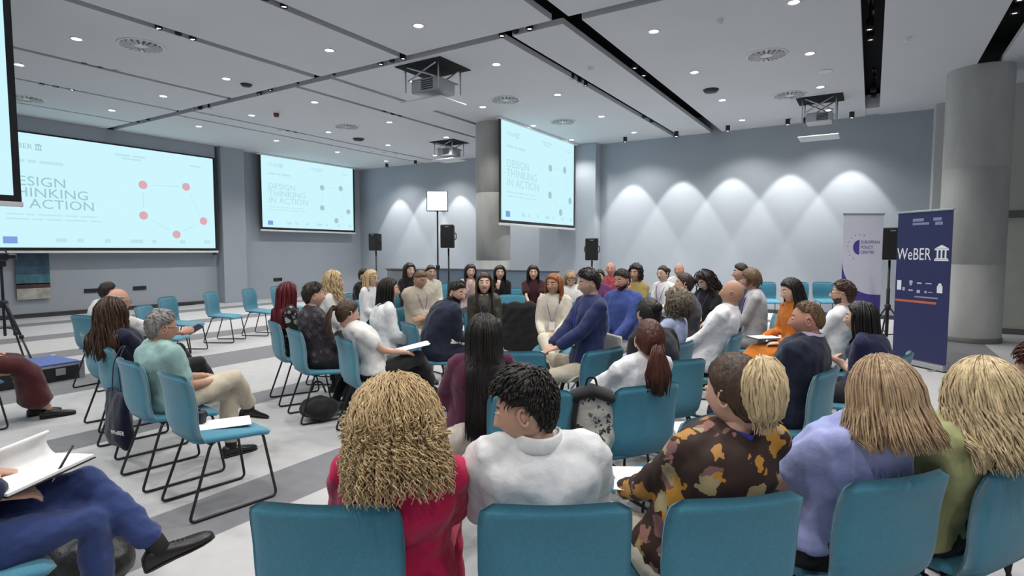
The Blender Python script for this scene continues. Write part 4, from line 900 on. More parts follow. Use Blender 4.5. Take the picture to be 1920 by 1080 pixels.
sit('dark-haired person half hidden behind the man in beige suit', 'the person behind the beige suit', (808, 512), a=160, t=9.2, sex='f', top=CREAM, hairdo=('short', 'dark'))
sit('man in beige suit with lilac shirt, looking down', 'the man in beige suit', (788, 525), a=148, t=6.9, ha=140, pitch=22, top=fab('beige_suit', (.42, .37, .30)), topname='jacket', hairdo=('crop', 'lightbrown'), skin='tan', inner=fab('lilac_shirt', (.50, .42, .58)), lanyard=LAN_P, low=('trousers', fab('beige_suit', (.42, .37, .30))), arms='fold')
sit('smiling dark-haired woman in black at the back, beside beige suit', 'the smiling woman in black', (768, 508), a=150, t=9.0, sex='f', top=BLACKC, hairdo=('long', 'dark'), skin='fair')
sit('woman with long black hair in loose white shirt, facing right', 'the black-haired woman in white', (730, 545), a=75, t=5.6, ha=88, sex='f', top=fab('loose_white', (.72, .73, .74), .6), hairdo=('shoulder', 'black'), skin='light', low=('trousers', GREYC), arms='lap', wr=1.2, lean=.05, bulk=1.08)
sit('laughing blond woman with glasses in white shirt', 'the blond woman with glasses', (697, 523), a=125, t=7.9, sex='f', top=W_SHIRT, hairdo=('bob', 'blond'), skin='fair', glasses=True)
sit('person in black half hidden behind the blond woman with glasses', 'the half hidden person in black', (683, 518), a=120, t=9.2, top=BLACKC, hairdo=('short', 'black'))
sit('woman with long curly blond hair in white, facing right', 'the curly blond woman in white', (628, 530), a=105, t=6.6, ha=95, sex='f', top=W_TEE, hairdo=('curlylong', 'blond'), skin='fair', lanyard=LAN_P)
# left middle row
c13, h13, hip13, _ = sit('woman with brown ponytail and white t-shirt, paper on lap', 'the ponytail woman in white t-shirt', (652, 588), (638, 631), -24, ha=68, pitch=10, shift=(0, -.01), sex='f', top=W_TEE, topname='t_shirt', sleeve=.62, hairdo=('ponytail', 'brown'), arms='write', legs='cross', low=('trousers', BLACKC), lod=1)
sit('dark-haired man in dark patterned shirt, facing right', 'the man in patterned shirt', (588, 555), (544, 615), -22, ha=75, shift=(0, -.01), top=pattern_mat('dark_pattern', (.018, .015, .020), [(.10, .07, .08), (.05, .04, .06), (.03, .02, .03)], 16, .42), hairdo=('short', 'dark'), skin='light', low=('trousers', BLACKC), legs='tuck', bulk=1.1, lod=1)
sit('woman with dark red hair in black and white print blouse', 'the red-haired woman', (541, 552), (507, 600), -24, ha=60, shift=(0, -.01), sex='f', top=pattern_mat('mono_print', (.012, .012, .013), [(.5, .5, .48), (.3, .28, .26), (.02, .02, .02)], 15, .40), topname='blouse', hairdo=('long', 'red'), skin='fair', low=('trousers', BLACKC), lod=1)
# left side row
sit('grey-haired man in teal polo and beige trousers, facing right', 'the man in teal polo', (304, 616), (231, 672), -8, ha=72, pitch=6, shift=(.02, -.01), top=fab('teal_polo', (.27, .42, .40), .4), topname='t_shirt', sleeve=.8, hairdo=('short', 'grey'), skin='tan', glasses=True, arms='lap', legs='cross', low=('trousers', BEIGE), bulk=1.15, lod=1)
sit('woman with long brown hair in navy top, seen from behind', 'the brown-haired woman in navy', (211, 590), (184, 645), -8, ha=35, shift=(.02, -.01), sex='f', top=fab('navy_top', (.012, .014, .035)), hairdo=('wavy', 'brown'), arms='lap', low=('trousers', BLACKC), legs='cross', lod=1)
sit('grey-haired man with glasses in patterned white shirt, holding a phone', 'the man holding a phone', (222, 566), (158, 623), -8, ha=62, pitch=8, shift=(.05, .02), top=pattern_mat('white_pattern', (.62, .61, .62), [(.35, .36, .42), (.5, .5, .52)], 14, .25), sleeve=.8, hairdo=('fringe', 'silver'), skin='ruddy', glasses=True, arms='phone', legs='cross', low=('trousers', BLACKC), bulk=1.1, lod=1)
sit('dark-haired person hidden behind the man holding a phone', 'the hidden person in white', (203, 548), a=60, t=6.4, top=W_TEE, hairdo=('crop', 'dark'), lod=1)
# near left corner
hd6 = D2R(-6); hip6 = np.array((-2.60, .56)); f6 = np.array((-math.sin(hd6), math.cos(hd6)))
person('man in blue trousers with crossed legs and open notebook, cut by left edge', hip6, hd6, (hip6[0]-.12, hip6[1]-.26, 1.12), hd6+.1, pitch=22, top=fab('dark_navy_jacket', (.016, .02, .055)), topname='jacket', hairdo=('short', 'dark'), low=('trousers', fab('blue_suit', (.030, .052, .165), .45)), arms=((.10, .17, .70), (-.35, .9, -.25), (.5, .2, .9), (-.13, .20, .70), (.45, .85, -.1), (-.2, .1, 1)), legs=((.07, .41, .515), (.075, .43, .085), (.05, 1, 0), (-.03, .43, .635), (.15, .62, .345), (.12, 1, .22)), lod=0, bulk=1.05)
chair(*(hip6+f6*.02), hd6, 'teal upholstered chair cut off at bottom left corner')
hd7 = D2R(-4); hip7 = np.array((-6.42, 1.52)); f7 = np.array((-math.sin(hd7), math.cos(hd7)))
person('person in wide burgundy trousers cut by the left edge', hip7, hd7, (*(hip7+f7*.05), 1.19), hd7, sex='f', top=fab('burgundy_top', (.07, .012, .016)), low=('skirt', fab('burgundy_cloth', (.060, .010, .012), .4)), hairdo=('bob', 'dark'), arms='lap', lod=1, legs=((.1, .42, .5), (.10, .60, .085), (.1, 1, 0), (-.1, .42, .5), (-.1, .55, .085), (-.1, 1, 0)))
chair(*(hip7+f7*.02), hd7, 'teal upholstered chair under the person in burgundy trousers')
finish_people()
# ------------------------------------------------------------------ empty chairs
def empty_chair(px, py, hd, label): c = chair_at_top(px, py, D2R(hd)); chair(c[0], c[1], D2R(hd), label); return c
ce = empty_chair(313, 697, -8, 'empty teal chair with a white sheet of paper on its seat')
empty_chair(390, 547, -58, 'empty teal chair left of a similar empty pair by pilaster')
empty_chair(462, 541, -64, 'empty teal chair right of the pair before the pilaster')
empty_chair(516, 536, -70, 'empty teal chair just behind the red-haired woman')
empty_chair(308, 556, -60, 'distant empty teal chair behind the grey-haired man in polo')
empty_chair(263, 572, -50, 'distant empty teal chair showing only its rim at left')
empty_chair(1140, 652, 72, 'empty teal chair left of the auburn ponytail woman')
empty_chair(966, 657, 32, 'empty teal chair between burgundy blouse and navy sweater')
empty_chair(1340, 770, 75, 'empty teal chair with loose papers, beside navy suit')
def far_chair(px, py, t, a, label):
    p = at_d(px, py, t); hd = ray_heading(p)-D2R(a); chair(p[0], p[1], hd, label)
far_chair(735, 560, 10.2, 150, 'distant empty teal chair between blond glasses and smiling black'); far_chair(846, 552, 11.7, 165, 'distant empty teal chair below the right loudspeaker stand')
far_chair(962, 552, 8.8, 175, 'empty teal chair right of the smiling woman in olive'); far_chair(968, 530, 10.3, 175, 'distant empty teal chair left of the dark red top')
far_chair(1078, 556, 7.4, 180, 'empty teal chair right of the cream jacket'); far_chair(1212, 545, 9.0, -165, 'distant empty teal chair right of the mustard top')
far_chair(1352, 540, 9.5, -160, 'distant empty teal chair right of the curly woman in black')
for px, l in ((1441, 'empty teal chair at back wall, first from the grey sweater'), (1503, 'empty teal chair at back wall behind the orange dress'), (1550, 'empty teal chair at back wall beside the white banner')):
    p = at_d(px, 556, 12.4); chair(p[0], p[1], D2R(180+32-8), l, 'empty teal chairs along the back wall')
# ------------------------------------------------------------------ furniture and small things
M_WOOD = mat('dark_wood', (.022, .014, .010), .45, .3, 12); M_SHELL = mat('grey_shell', (.36, .35, .32), .55, .04, 20)
def shell_chair(x, y, hd, label):
    e = empty('shell_chair', (x, y, 0), hd, label, 'chair', 'grey shell chairs')
    pr = [(.24, .425), (.20, .452), (.08, .44), (-.08, .435), (-.19, .46), (-.245, .54), (-.265, .66), (-.28, .80)]; V = []; nu = 15
    for i, (y_, z) in enumerate(pr):
        t = i/7; w_ = np.interp(t, [0, .15, .5, .75, 1], [.20, .235, .245, .235, .19]); cu = np.interp(t, [0, .3, .6, 1], [.01, .09, .08, .02])
        for u in np.linspace(-1, 1, nu): V.append((u*w_, y_+cu*.7*u*u*(1 if t > .55 else 0), z+cu*u*u*(1 if t < .62 else .2)))
    V = np.array(V); o = add('shell', [(V, grid_faces(nu, 8))], M_SHELL, e); m = o.modifiers.new('thick', 'SOLIDIFY'); m.thickness = .016; m2 = o.modifiers.new('sub', 'SUBSURF'); m2.levels = m2.render_levels = 1
    for sx in (-1, 1):
        for sy in (-1, 1): add('leg', [tube([(sx*.13, sy*.12, .43), (sx*.21, sy*.21, .0)], [.019, .011], sides=10, round_cap=False)], M_WOOD, e)
    add('seat_bracket', [box((0, 0, .425), (.28, .26, .02), .005)], M_WOOD, e, False)
    return e
shell_chair(c27[0], c27[1], h27, 'grey shell chair with dark wooden legs under navy sweater man')
cj = chair_at_top(978, 566, D2R(25)); shell_chair(cj[0], cj[1], D2R(25), 'grey shell chair hidden under a draped black coat')
# coat over its back
mes = flush([fuse(*join([tube([(0, -.29, .815), (0, -.30, .76), (0, -.30, .60), (0, -.31, .35), (0, -.31, .20)], [.21, .265, .29, .30, .30], [.05, .075, .085, .085, .07], sides=18), tube([(.22, -.29, .80), (.285, -.27, .60), (.30, -.25, .36)], [.05, .055, .05], sides=10), tube([(-.22, -.29, .80), (-.285, -.27, .60), (-.30, -.25, .36)], [.05, .055, .05], sides=10)])[:2], .014, 5)])
V, N, F = arrays(mes[0]); V = V+N*wob(V, 24, .006, 3)[:, None]
add('coat', [(V, F)], BLACKC, None, loc=(cj[0], cj[1], 0), rz=D2R(25), label='black coat draped over a grey chair in the circle', cat='coat')
# papers and notebooks
def sheet(p, rz, w_, h_, label, tilt=0, pages=1, name='sheet_of_paper', tx=0):
    e = empty(name, p, rz, label, 'paper'); e.rotation_euler = (math.radians(tilt), math.radians(tx), rz)
    for k in range(pages): add('page', [xf(box((0, 0, .002+k*.003), (w_, h_, .002)), Matrix.Rotation(.12*k, 4, 'Z'))], M_PAPER, e, False)
    return e
f_ = np.array((-math.sin(D2R(-8)), math.cos(D2R(-8))))
sheet((ce[0]-.01, ce[1]+.03, .462), D2R(-30), .21, .297, 'white sheet of paper on the empty teal seat')
e = empty('small_camera', (ce[0]-.15, ce[1]-.06, .462), D2R(20), 'small black camera beside the paper on empty seat', 'camera')
add('camera_body', [box((0, 0, .04), (.11, .05, .075), .012)], M_PLAS, e); add('lens', [xf(lathe([(.028, 0), (.028, .04), (.022, .045), (0, .042)], 16), Matrix.Translation((0, .02, .04)) @ Matrix.Rotation(-math.pi/2, 4, 'X'))], M_BLKM, e); add('viewfinder', [box((0, 0, .085), (.04, .035, .02), .005)], M_PLAS, e)
def lap_sheet(hip, hd, off, label, **k):
    M = Matrix.Translation((hip[0], hip[1], 0)) @ Matrix.Rotation(hd, 4, 'Z'); p = M @ Vector(off); return sheet(p, hd+k.pop('rz', 0), k.pop('w', .21), k.pop('h', .297), label, **k)
lap_sheet(hip13, h13, (.02, .34, .695), 'white papers on the lap of the ponytail woman', pages=2, tilt=12, rz=-.4)
p = at_z(1206, 900, .66); sheet(p, D2R(20), .21, .27, 'white papers with a pen on the floral woman\'s lap', pages=3, tilt=-4)
pen = empty('pen', (p[0], p[1], p[2]+.014), D2R(60), 'dark pen lying on white papers at centre front', 'pen'); add('barrel', [tube([(-.06, 0, 0), (.05, 0, 0)], .004, sides=8)], M_BLKM, pen); add('tip', [tube([(.05, 0, 0), (.066, 0, 0)], [.0035, .001], sides=8)], M_CHROME, pen)
p = at_z(1302, 806, .47); sheet(p, D2R(30), .25, .30, 'white papers on the seat right of ponytail woman', pages=2)
# notebook of the near left man
M6 = Matrix.Translation((hip6[0], hip6[1], 0)) @ Matrix.Rotation(hd6, 4, 'Z')
nb = empty('notebook', M6 @ Vector((.0, .24, .705)), hd6+.35, 'open white spiral notebook held on a blue-trousered knee', 'notebook'); nb.rotation_euler = (D2R(8), D2R(-6), hd6+.3)
add('page_block', [box((0, .0, 0), (.22, .29, .012), .002)], M_PAPER, nb, False); add('cover', [box((0, 0, -.009), (.225, .295, .004), .001)], M_BLKM, nb, False)
a_ = np.linspace(0, 1, 14); cp = [(-.11-.02*math.sin(t*3.1), 0, .0+.045*math.sin(t*2.6)+.0) for t in a_]
V = []; 
for t in np.linspace(0, 1, 14):
    th = t*3.6; V += [(-.11+.10*(1-t)*0+(-.035*math.sin(th)) - .03*t, y_, .035-.035*math.cos(th)+.02*t) for y_ in (-.145, .145)]
o = add('turned_page', [(np.array(V), grid_faces(2, 14))], M_PAPER, nb); m = o.modifiers.new('t', 'SOLIDIFY'); m.thickness = .012
pen = empty('pen', M6 @ Vector((.075, .31, .745)), hd6, 'dark pen in the hand of the man in blue trousers', 'pen'); pen.rotation_euler = (D2R(50), 0, hd6+.5); add('barrel', [tube([(0, -.06, 0), (0, .06, 0)], .0042, sides=8)], M_BLKM, pen); add('tip', [tube([(0, -.06, 0), (0, -.075, 0)], [.0038, .001], sides=8)], M_CHROME, pen)
# notebook of the orange dress, phone
rp = [q for q in PEOPLE if 'orange dress' in q['r']['label']][0]; p = Matrix.Translation((*rp['r']['hip'], 0)) @ Matrix.Rotation(rp['r']['hd'], 4, 'Z') @ Vector((.02, .33*PS, .70*PS)); e = empty('notebook', p, rp['r']['hd'], 'dark notebook held by the woman in orange dress', 'notebook'); add('cover', [box((0, 0, 0), (.2, .26, .008), .002)], M_BLKM, e); add('page_block', [box((0, 0, .008), (.19, .25, .008), .001)], M_PAPER, e)
rp = [q for q in PEOPLE if 'holding a phone' in q['r']['label']][0]; S_, E_, W_, fd_, nb_ = rp['armj'][0]; p = Matrix.Translation((*rp['r']['hip'], 0)) @ Matrix.Rotation(rp['r']['hd'], 4, 'Z') @ Vector((W_+fd_*.12-nb_*.025)*PS); e = empty('mobile_phone', p, D2R(10), 'dark mobile phone held out by the man in patterned shirt', 'phone'); e.rotation_euler = (D2R(25), D2R(20), D2R(10)); add('phone_body', [box((0, 0, 0), (.075, .15, .009), .004)], M_PLAS, e); add('display', [box((0, 0, .005), (.066, .135, .001))], mat('display_glass', (.02, .025, .04), .1), e, False)
# bags
def fused_thing(name, parts, m, vox, loc, rz, label, cat, seed=1, amp=.004):
    me = flush([fuse(*join(parts)[:2], vox, 4)])[0]; V, N, F = arrays(me); V = V+N*wob(V, 28, amp, seed)[:, None]
    e = empty(name, loc, rz, label, cat); add('bag_body', [(V, F)], m, e); return e
tb = at_d(222, 775, 4.05); 
e = fused_thing('tote_bag', [tube([(0, 0, .06), (0, 0, .12), (0, 0, .30), (0, 0, .42)], [.17, .19, .19, .18], [.05, .07, .05, .025], sides=20, power=3.2), tube([(-.16, 0, .10), (.16, 0, .09)], .06, .045, sides=10)], fab('navy_canvas', (.008, .010, .030), .4), .012, (tb[0], tb[1], .10), D2R(-8), 'navy tote bag with white lettering hanging from a chair back', 'bag')
for s in (-1, 1): add('strap', [tube(fillet([(s*.03-.02, .02*s, .40), (s*.05-.02, .0, .62), (s*.02-.02, .06, .76), (s*.01-.02, .10, .66)], .05), .014, .003, sides=6)], fab('navy_canvas', (.008, .010, .030), .4), e)
o = obj('lettering', text_mesh('WeBER', .040, M_PAPER), e); o.matrix_local = Matrix.Translation((.10, -.075, .16)) @ Matrix.Rotation(D2R(20), 4, 'Z') @ Matrix.Rotation(math.pi/2, 4, 'X')
bp = at_d(1108, 792, 2.95)
e = fused_thing('backpack', [tube([(0, 0, .02), (0, 0, .12), (0, 0, .26), (0, 0, .33)], [.10, .12, .115, .08], [.06, .07, .065, .045], sides=18, power=2.8), tube([(-.07, -.07, .07), (.07, -.07, .07)], .045, .035, sides=10)], pattern_mat('bag_canvas', (.42, .40, .37), [(.03, .03, .03), (.5, .49, .46), (.1, .1, .1)], 24, .42), .011, (bp[0], bp[1], .46), D2R(30), 'black and beige backpack beside the auburn ponytail woman', 'bag', 5)
add('flap', [tube([(-.10, 0, .31), (0, -.02, .35), (.10, 0, .31)], .07, .03, sides=12, ref=(0, 1, 0))], BLACKC, e); add('strap', [tube(fillet([(-.08, -.06, .30), (-.10, -.10, .20), (-.09, -.08, .06)], .04), .016, .004, sides=6)], BLACKC, e); add('handle', [tube(fillet([(-.03, 0, .36), (-.02, 0, .41), (.02, 0, .41), (.03, 0, .36)], .02), .006, sides=6)], BLACKC, e)
bp = at_z(150, 1105, .0)
e = fused_thing('black_bag', [tube([(-.2, 0, .12), (-.1, 0, .15), (.1, 0, .15), (.2, 0, .11)], [.10, .13, .13, .09], [.10, .14, .14, .10], sides=16)], mat('black_leather', (.012, .012, .013), .4, bump=.3, bscale=40), .014, (bp[0], bp[1], 0), D2R(20), 'black leather bag on floor at the bottom left', 'bag', 9, .006)
add('strap', [tube(fillet([(-.15, -.02, .24), (-.06, -.04, .34), (.08, -.03, .33), (.15, -.01, .24)], .08), .014, .006, sides=6)], mat('black_leather', (.012, .012, .013), .4), e)
bp = at_z(590, 790, 0); e = fused_thing('black_bag', [tube([(-.12, 0, .08), (0, 0, .10), (.12, 0, .08)], [.08, .10, .08], [.12, .17, .12], sides=14)], BLACKC, .014, (bp[0], bp[1]+.05, .02), D2R(10), 'black bag under the patterned shirt man\'s chair', 'bag', 11, .006)
add('handle', [tube(fillet([(-.08, 0, .24), (-.04, 0, .33), (.04, 0, .33), (.08, 0, .24)], .04), .009, sides=6)], BLACKC, e)
p = at_d(1163, 652, 6.2); far_chair(1163, 690, 6.55, -170, 'teal chair with a red tumbler on its seat'); q = at_z(1163, 638, .47)
e = empty('tumbler', (q[0], q[1], .465), 0, 'red tumbler on a seat near the man in blue', 'cup'); RED = mat('red_plastic', (.55, .03, .03), .35)
add('cup', [lathe([(.030, 0), (.040, .10), (.042, .12)], 20)], RED, e); add('lid', [lathe([(.044, .118), (.044, .135), (.02, .142), (0, .142)], 20)], M_WHITE, e)
# loudspeakers on stands
def loudspeaker(px, py, t, hd, label, s=1.0, behind=''):
    p = at_d(px, py, t); hgt = p[2]; e = empty('loudspeaker', (p[0], p[1], hgt), hd, label, 'speaker', 'loudspeakers on stands')
    w_, d_, h_ = .36*s, .34*s, .60*s
    V = np.array([(-w_/2, d_/2, 0), (w_/2, d_/2, 0), (w_*.36, -d_/2, 0), (-w_*.36, -d_/2, 0), (-w_/2, d_/2, h_), (w_/2, d_/2, h_), (w_*.36, -d_/2, h_*.96), (-w_*.36, -d_/2, h_*.96)])
    o = add('cabinet', [(V, [(3, 2, 1, 0), (4, 5, 6, 7), (0, 1, 5, 4), (1, 2, 6, 5), (2, 3, 7, 6), (3, 0, 4, 7)])], M_PLAS, e, False); m = o.modifiers.new('b', 'BEVEL'); m.width = .02; m.segments = 3
    add('grille', [box((0, d_/2+.006, h_/2), (w_*.88, .012, h_*.9), .005)], mat('speaker_grille', (.008, .008, .009), .7, bump=.3, bscale=500), e, False)
    add('badge', [box((0, d_/2+.013, h_*.9), (.07, .003, .016))], M_CHROME, e, False)
    for sx in (-1, 1): add('handle', [tube(fillet([(sx*w_*.45, 0, h_*.35), (sx*(w_*.45+.03), 0, h_*.4), (sx*(w_*.45+.03), 0, h_*.6), (sx*w_*.45, 0, h_*.65)], .02), .009, sides=6)], M_PLAS, e)
    st = empty('speaker_stand', (p[0], p[1], 0), hd, label.replace('loudspeaker', 'tripod stand under the loudspeaker'), 'stand', 'speaker stands')
    add('pole', [tube([(0, 0, .25), (0, 0, hgt-.004)], .017, sides=12, round_cap=False)], M_BLKM, st); add('outer_tube', [tube([(0, 0, .22), (0, 0, .95)], .024, sides=12)], M_BLKM, st); add('collar', [lathe([(.03, .62), (.042, .63), (.042, .70), (.03, .71)], 14)], M_PLAS, st)
    for k in range(3):
        a = k*2.094+.5; c, s_ = math.cos(a), math.sin(a); add('leg', [tube([(c*.03, s_*.03, .66), (c*.50, s_*.50, .02)], .013, sides=8)], M_BLKM, st); add('brace', [tube([(c*.02, s_*.02, .25), (c*.30, s_*.30, .30)], .009, sides=6)], M_BLKM, st)
loudspeaker(705, 470, 12.2, D2R(185), 'black loudspeaker in the far corner under the second screen', .62)
loudspeaker(841, 465, 10.6, D2R(205), 'black loudspeaker right of the bright light panel', .72)
loudspeaker(1110, 488, 11.2, D2R(200), 'black loudspeaker standing right of the tall hanging screen', .72)
loudspeaker(1668, 487, 8.6, D2R(190), 'black loudspeaker between the white and navy banners', .80)
# LED panel on stand
p = at_d(820, 377, 9.6); e = empty('light_panel', (p[0], p[1], 0), ray_heading(p)+math.pi, 'bright square light panel on a tall black stand', 'light'); z = p[2]
add('panel_frame', [box((0, -.03, z), (.36, .05, .34), .01)], M_BLKM, e); add('diffuser', [box((0, 0, z), (.33, .012, .31), .004)], glow('led_panel', (1, 1, 1), 6), e)
add('stand_pole', [tube([(0, -.06, .3), (0, -.06, z-.1)], .014, sides=10)], M_BLKM, e); add('outer_tube', [tube([(0, -.06, .2), (0, -.06, 1.25)], .022, sides=10)], M_BLKM, e); add('collar', [lathe([(.025, 1.2), (.036, 1.21), (.036, 1.27), (.025, 1.28)], 12, (0, -.06, 0))], M_PLAS, e)
for k in range(3):
    a = k*2.094; c, s_ = math.cos(a), math.sin(a); add('leg', [tube([(c*.02, s_*.02-.06, .6), (c*.42, s_*.42-.06, .02)], .012, sides=8)], M_BLKM, e)
# grey cabinets / console behind the far row
for (x0, y0, wv, hv, l) in ((730, 503, 1.1, .86, 'low grey cabinet behind the smiling woman in black'), (1040, 508, 0, 0, '')):
    if wv:
        p = at_d(775, 503, 12.6); e = empty('side_cabinet', (p[0], p[1], 0), D2R(0), l, 'cabinet'); top_z = p[2]
        add('carcass', [bx(-.55, .55, -.25, .25, 0, top_z-.03, .005)], mat('cabinet_grey', (.20, .21, .23), .6), e, False); add('worktop', [bx(-.58, .58, -.28, .28, top_z-.03, top_z, .005)], mat('cabinet_top', (.12, .125, .13), .5), e, False)
        for s in (-1, 1): d = add('door', [bx(min(s*.02, s*.53), max(s*.02, s*.53), -.27, -.25, .05, top_z-.06, .004)], mat('cabinet_grey', (.20, .21, .23), .6), e, False); add('handle', [tube([(s*.06, -.285, .55), (s*.06, -.285, .70)], .006, sides=6)], M_CHROME, d)
p = at_d(905, 507, 12.9); e = empty('low_partition', (p[0], p[1], 0), D2R(0), 'long low grey partition behind the back row', 'partition'); top_z = p[2]
add('panel', [bx(-1.5, 1.9, -.06, .06, .03, top_z, .006)], mat('partition_blue', (.13, .19, .25), .7), e, False); add('cap_rail', [bx(-1.52, 1.92, -.075, .075, top_z, top_z+.03, .006)], mat('cabinet_top', (.12, .125, .13), .5), e, False)
for x in (-1.3, 0.2, 1.7): add('foot', [bx(x-.03, x+.03, -.22, .22, 0, .03, .004)], M_BLKM, e, False)
# banners
def banner(pl, pr, zb, zt, label, m, extra=None):
    a, b = at_z(*pl, .06), at_z(*pr, .06); d = (b-a)[:2]; w_ = np.linalg.norm(d); hd = math.atan2(d[1], d[0])
    e = empty('roll_up_banner', (a[0], a[1], 0), hd, label, 'banner')
    print('BANNER', a, b, w_)
    s = add('banner_sheet', [bx(.01, w_-.01, -.002, .002, .08, zt, 0)], m, e, False)
    add('top_rail', [bx(0, w_, -.012, .012, zt, zt+.025, .004)], M_CHROME, e, False); add('base_cassette', [bx(-.01, w_+.01, -.07, .07, .015, .085, .012)], M_CHROME, e, False); add('support_pole', [tube([(w_/2, .03, .05), (w_/2, .02, zt)], .01, sides=8)], M_CHROME, e)
    for x in (.1, w_-.1): add('foot', [bx(x-.02, x+.02, -.17, .17, 0, .016, .003)], M_CHROME, e, False)
    def txt(t, u, v, size, mm, wd=1.0, align='LEFT'):
        o = obj('lettering', text_mesh(t, size, mm, align, wd), s); o.matrix_local = Matrix.Translation((u, -.0035, v)) @ Matrix.Rotation(math.pi/2, 4, 'X')
    def flat(parts, mm, nm='printed_mark'):
        o = add(nm, parts, mm, s, False); o.matrix_local = Matrix.Translation((0, -.0035, 0)) @ Matrix.Rotation(math.pi/2, 4, 'X')
    return w_, txt, flat
M_NAVYB = mat('banner_navy', (.018, .022, .095), .45, .05, 3); M_PRW = mat('print_white', (.75, .77, .80), .6); M_PRP = mat('print_pale', (.22, .25, .40), .6); M_ORG = mat('print_orange', (.50, .12, .06), .6); M_PUR = mat('print_purple', (.075, .055, .30), .55); M_LAV = mat('banner_white', (.66, .67, .78), .6, .02, 4)
w_, txt, flat = banner((1672, 668), (1775, 690), .08, 2.02, 'navy roll-up banner with white WeBER lettering before the column', M_NAVYB)
sc_ = w_/.85
txt('WeBER', .02*sc_, 1.40, .235*sc_, M_PRW, .70); flat(temple(.60*sc_, 1.39, .215*sc_), M_PRW)
flat([quad(.25*sc_, .42*sc_, 1.90, 1.94), quad(.25*sc_, .50*sc_, 1.855, 1.885), quad(.56*sc_, .68*sc_, 1.90, 1.94), quad(.59*sc_, .70*sc_, 1.845, 1.885)], M_PRP)
flat([quad(.04*sc_, .11*sc_, .99, 1.12), quad(.66*sc_, .74*sc_, .985, 1.075), (mv(disc(.028*sc_, 6), (.70*sc_, 1.085, 0)))], M_PRW)
flat([quad(.13*sc_, .17*sc_, .985, 1.03), quad(.24*sc_, .29*sc_, 1.085, 1.125), quad(.245*sc_, .28*sc_, 1.06, 1.08), quad(.36*sc_, .43*sc_, 1.085, 1.105), quad(.49*sc_, .58*sc_, 1.09, 1.105), quad(.23*sc_, .30*sc_, .985, 1.005), quad(.36*sc_, .41*sc_, .965, 1.005), quad(.48*sc_, .51*sc_, .97, 1.0), quad(.53*sc_, .60*sc_, .98, .99)], mat('print_dimwhite', (.42, .45, .55), .6))
flat([quad(.33*sc_, .68*sc_, .905, .925)], mat('print_dim', (.25, .24, .30), .6)); flat([quad(.02*sc_, .66*sc_, .835, .865)], M_ORG)
w2, txt, flat = banner((1571, 652), (1648, 652), .08, 2.05, 'white roll-up banner with purple logo beside the loudspeaker', M_LAV)
k = w2/.85
arc = [(.0, .0)] ; A0 = np.linspace(math.pi, 1.5*math.pi, 20); cx, cy, R = .62*k, 1.40*1.0, .62*k
pts = [(0.012, .09), (w2-.012, .09), (w2-.012, .86)] + [(w2*.92-.90*w2*math.sin(t)*1.0, .86+.55*(1-math.cos(t))**1.2) for t in np.linspace(0.02, 1.54, 16)]
flat([(np.array([(x, y_, 0) for x, y_ in pts]), [tuple(range(len(pts)))])], M_PUR)
half = [(.36*k+.13*k*math.cos(t), 1.57+.15*k*math.sin(t)) for t in np.linspace(math.pi/2, 1.5*math.pi, 16)]
flat([(np.array([(x, y_, 0) for x, y_ in half]), [tuple(range(len(half)))])], M_PUR)
flat([mv(disc(.012*k, 5), (.36*k+.24*k*math.cos(t), 1.57+.26*k*math.sin(t), 0)) for t in np.linspace(1.2, 4.2, 9)], M_PUR)
for j, l in enumerate(('EUROPEAN', 'POLICY', 'CENTRE')): txt(l, .385*k, 1.625-.075*j, .088*k, M_PUR, .85)
# poster, sockets, tripod, case
p0, p1 = [CAM+ray(x, 480)*(-15.97/ray(x, 480)[0]) for x in (33, 97)]
y0, y1 = p0[1], p1[1]; e = empty('poster', (-16.14, y0, .42), 0, 'landscape poster with teal sky hung under the large screen', 'poster'); ww = y1-y0
for z0, z1, c, nm in ((.50, .95, (.035, .085, .13), 'sky'), (.30, .50, (.06, .18, .22), 'sea'), (.22, .32, (.07, .03, .03), 'roofs'), (.0, .22, (.42, .40, .36), 'foreground')): add('poster_'+nm, [bx(0, .012, 0, ww, z0*1.12, z1*1.12+.001)], mat('poster_'+nm, c, .5, .35, 5), e, False)
for px, py, l in ((172, 545, 'black wall socket left of the grey-haired man'), (262, 540, 'black wall socket right of the grey-haired man'), (521, 524, 'black wall socket above the red-haired woman')):
    d = ray(px, py); q = CAM+d*(-16.19/d[0]); e = empty('wall_socket', (-16.2 if px < 500 else -16.2, q[1], q[2]), 0, l, 'socket'); add('plate', [bx(0, .02, -.16, .16, -.05, .05, .006)], M_PLAS, e, False)
    for s in (-1, 0, 1): add('outlet', [xf(lathe([(.03, 0), (.03, .006), (.024, .007), (.022, .002), (0, .002)], 14), Matrix.Translation((.02, s*.095, 0)) @ Matrix.Rotation(math.pi/2, 4, 'Y'))], M_BLKM, e)
p = at_z(52, 716, 0); cz = .21
e = empty('equipment_case', (p[0]-.05, p[1], 0), D2R(4), 'low black flight case with a blue lid and metal edges', 'case'); sx, sy = .34, .42
add('body', [bx(-sx, sx, -sy, sy, 0, cz-.03, .006)], M_PLAS, e, False); add('lid', [bx(-sx, sx, -sy, sy, cz-.028, cz, .006)], mat('blue_lid', (.05, .085, .30), .5), e, False)
for a in (-1, 1):
    for b in (-1, 1): add('corner_guard', [bx(a*sx-.03, a*sx+.006 if a > 0 else a*sx+.03, b*sy-.03, b*sy+.03, -.0, cz+.004, .004)], M_CHROME, e, False)
for y_ in (-.2, .2): add('latch', [bx(sx, sx+.012, y_-.05, y_+.05, .07, .15, .003)], M_CHROME, e, False)
add('edge_rail', [bx(sx-.004, sx+.006, -sy, sy, cz-.045, cz-.02, .002)], M_CHROME, e, False)
tp = at_d(8, 600, 7.2); top_z = at_d(8, 500, 7.2)[2]
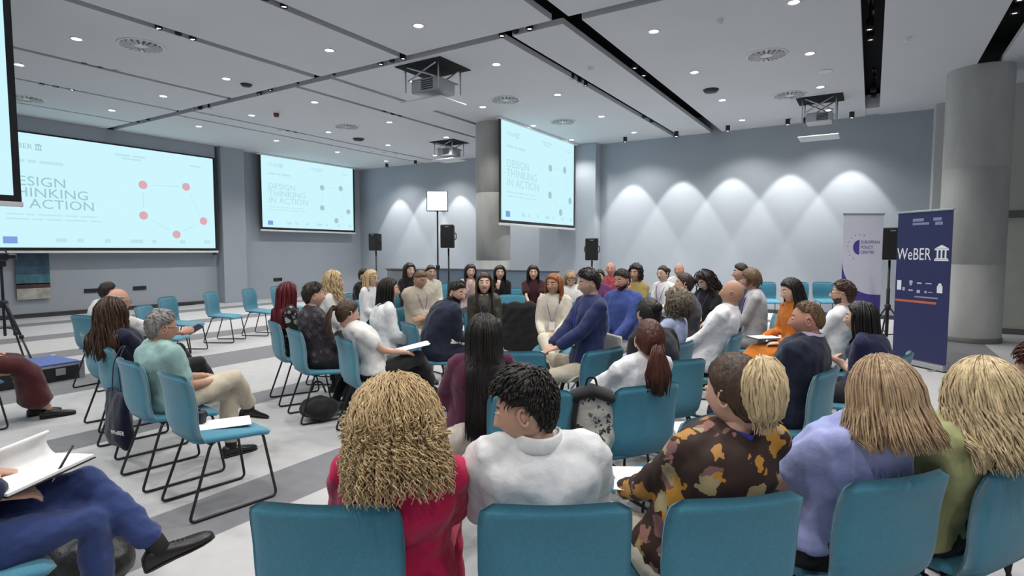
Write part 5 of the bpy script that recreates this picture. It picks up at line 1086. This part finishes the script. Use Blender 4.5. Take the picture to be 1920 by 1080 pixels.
e = empty('tripod', (tp[0], tp[1], 0), 0, 'black camera tripod standing at the left picture edge', 'tripod'); mz = .85
add('centre_column', [tube([(0, 0, .45), (0, 0, top_z)], .016, sides=10)], M_BLKM, e); add('collar', [lathe([(.03, mz-.05), (.05, mz-.04), (.05, mz+.03), (.03, mz+.05)], 14)], M_PLAS, e)
for k in range(3):
    a = k*2.094+.35; c, s_ = math.cos(a), math.sin(a); l = add('leg', [tube([(c*.04, s_*.04, mz), (c*.26, s_*.26, .43)], .017, sides=8), tube([(c*.25, s_*.25, .45), (c*.47, s_*.47, .012)], .012, sides=8)], M_BLKM, e); add('leg_lock', [box((c*.255, s_*.255, .44), (.045, .045, .05), .01)], M_PLAS, l); add('spreader', [tube([(0, 0, .55), (c*.2, s_*.2, .53)], .008, sides=6)], M_BLKM, l)
add('pan_head', [box((0, 0, top_z+.03), (.07, .09, .06), .012)], M_PLAS, e); add('pan_handle', [tube([(0, 0, top_z+.03), (-.08, -.22, top_z-.03)], .009, sides=8)], M_BLKM, e); add('mounting_plate', [box((0, 0, top_z+.07), (.06, .10, .016), .004)], M_BLKM, e)
e = empty('video_camera', (tp[0], tp[1], top_z+.078), D2R(-30), 'small black video camera on the tripod at left', 'camera'); add('camera_body', [box((0, 0, .05), (.08, .17, .09), .015)], M_PLAS, e); add('lens', [xf(lathe([(.03, 0), (.034, .07), (.028, .075), (0, .07)], 16), Matrix.Translation((0, .08, .05)) @ Matrix.Rotation(-math.pi/2, 4, 'X'))], M_BLKM, e); add('handle', [tube(fillet([(0, -.06, .09), (0, -.05, .13), (0, .05, .13), (0, .06, .09)], .02), .008, sides=6)], M_PLAS, e)
d_ = CAM+ray(150, 590)*(-16.1/ray(150, 590)[0])
add('floor_cable', [tube([(XL+.12, 4.4, .012), (XL+.1, 5.0, .012), (XL+.15, 5.6, .012), (XL+.1, 6.2, .012), (XL+.13, 7.6, .012), (XL+.1, 8.8, .012)], .02, sides=6)], M_BLKM, None, label='black cable lying along the foot of left wall', cat='cable')
bpy.data.scenes.remove(TMP)
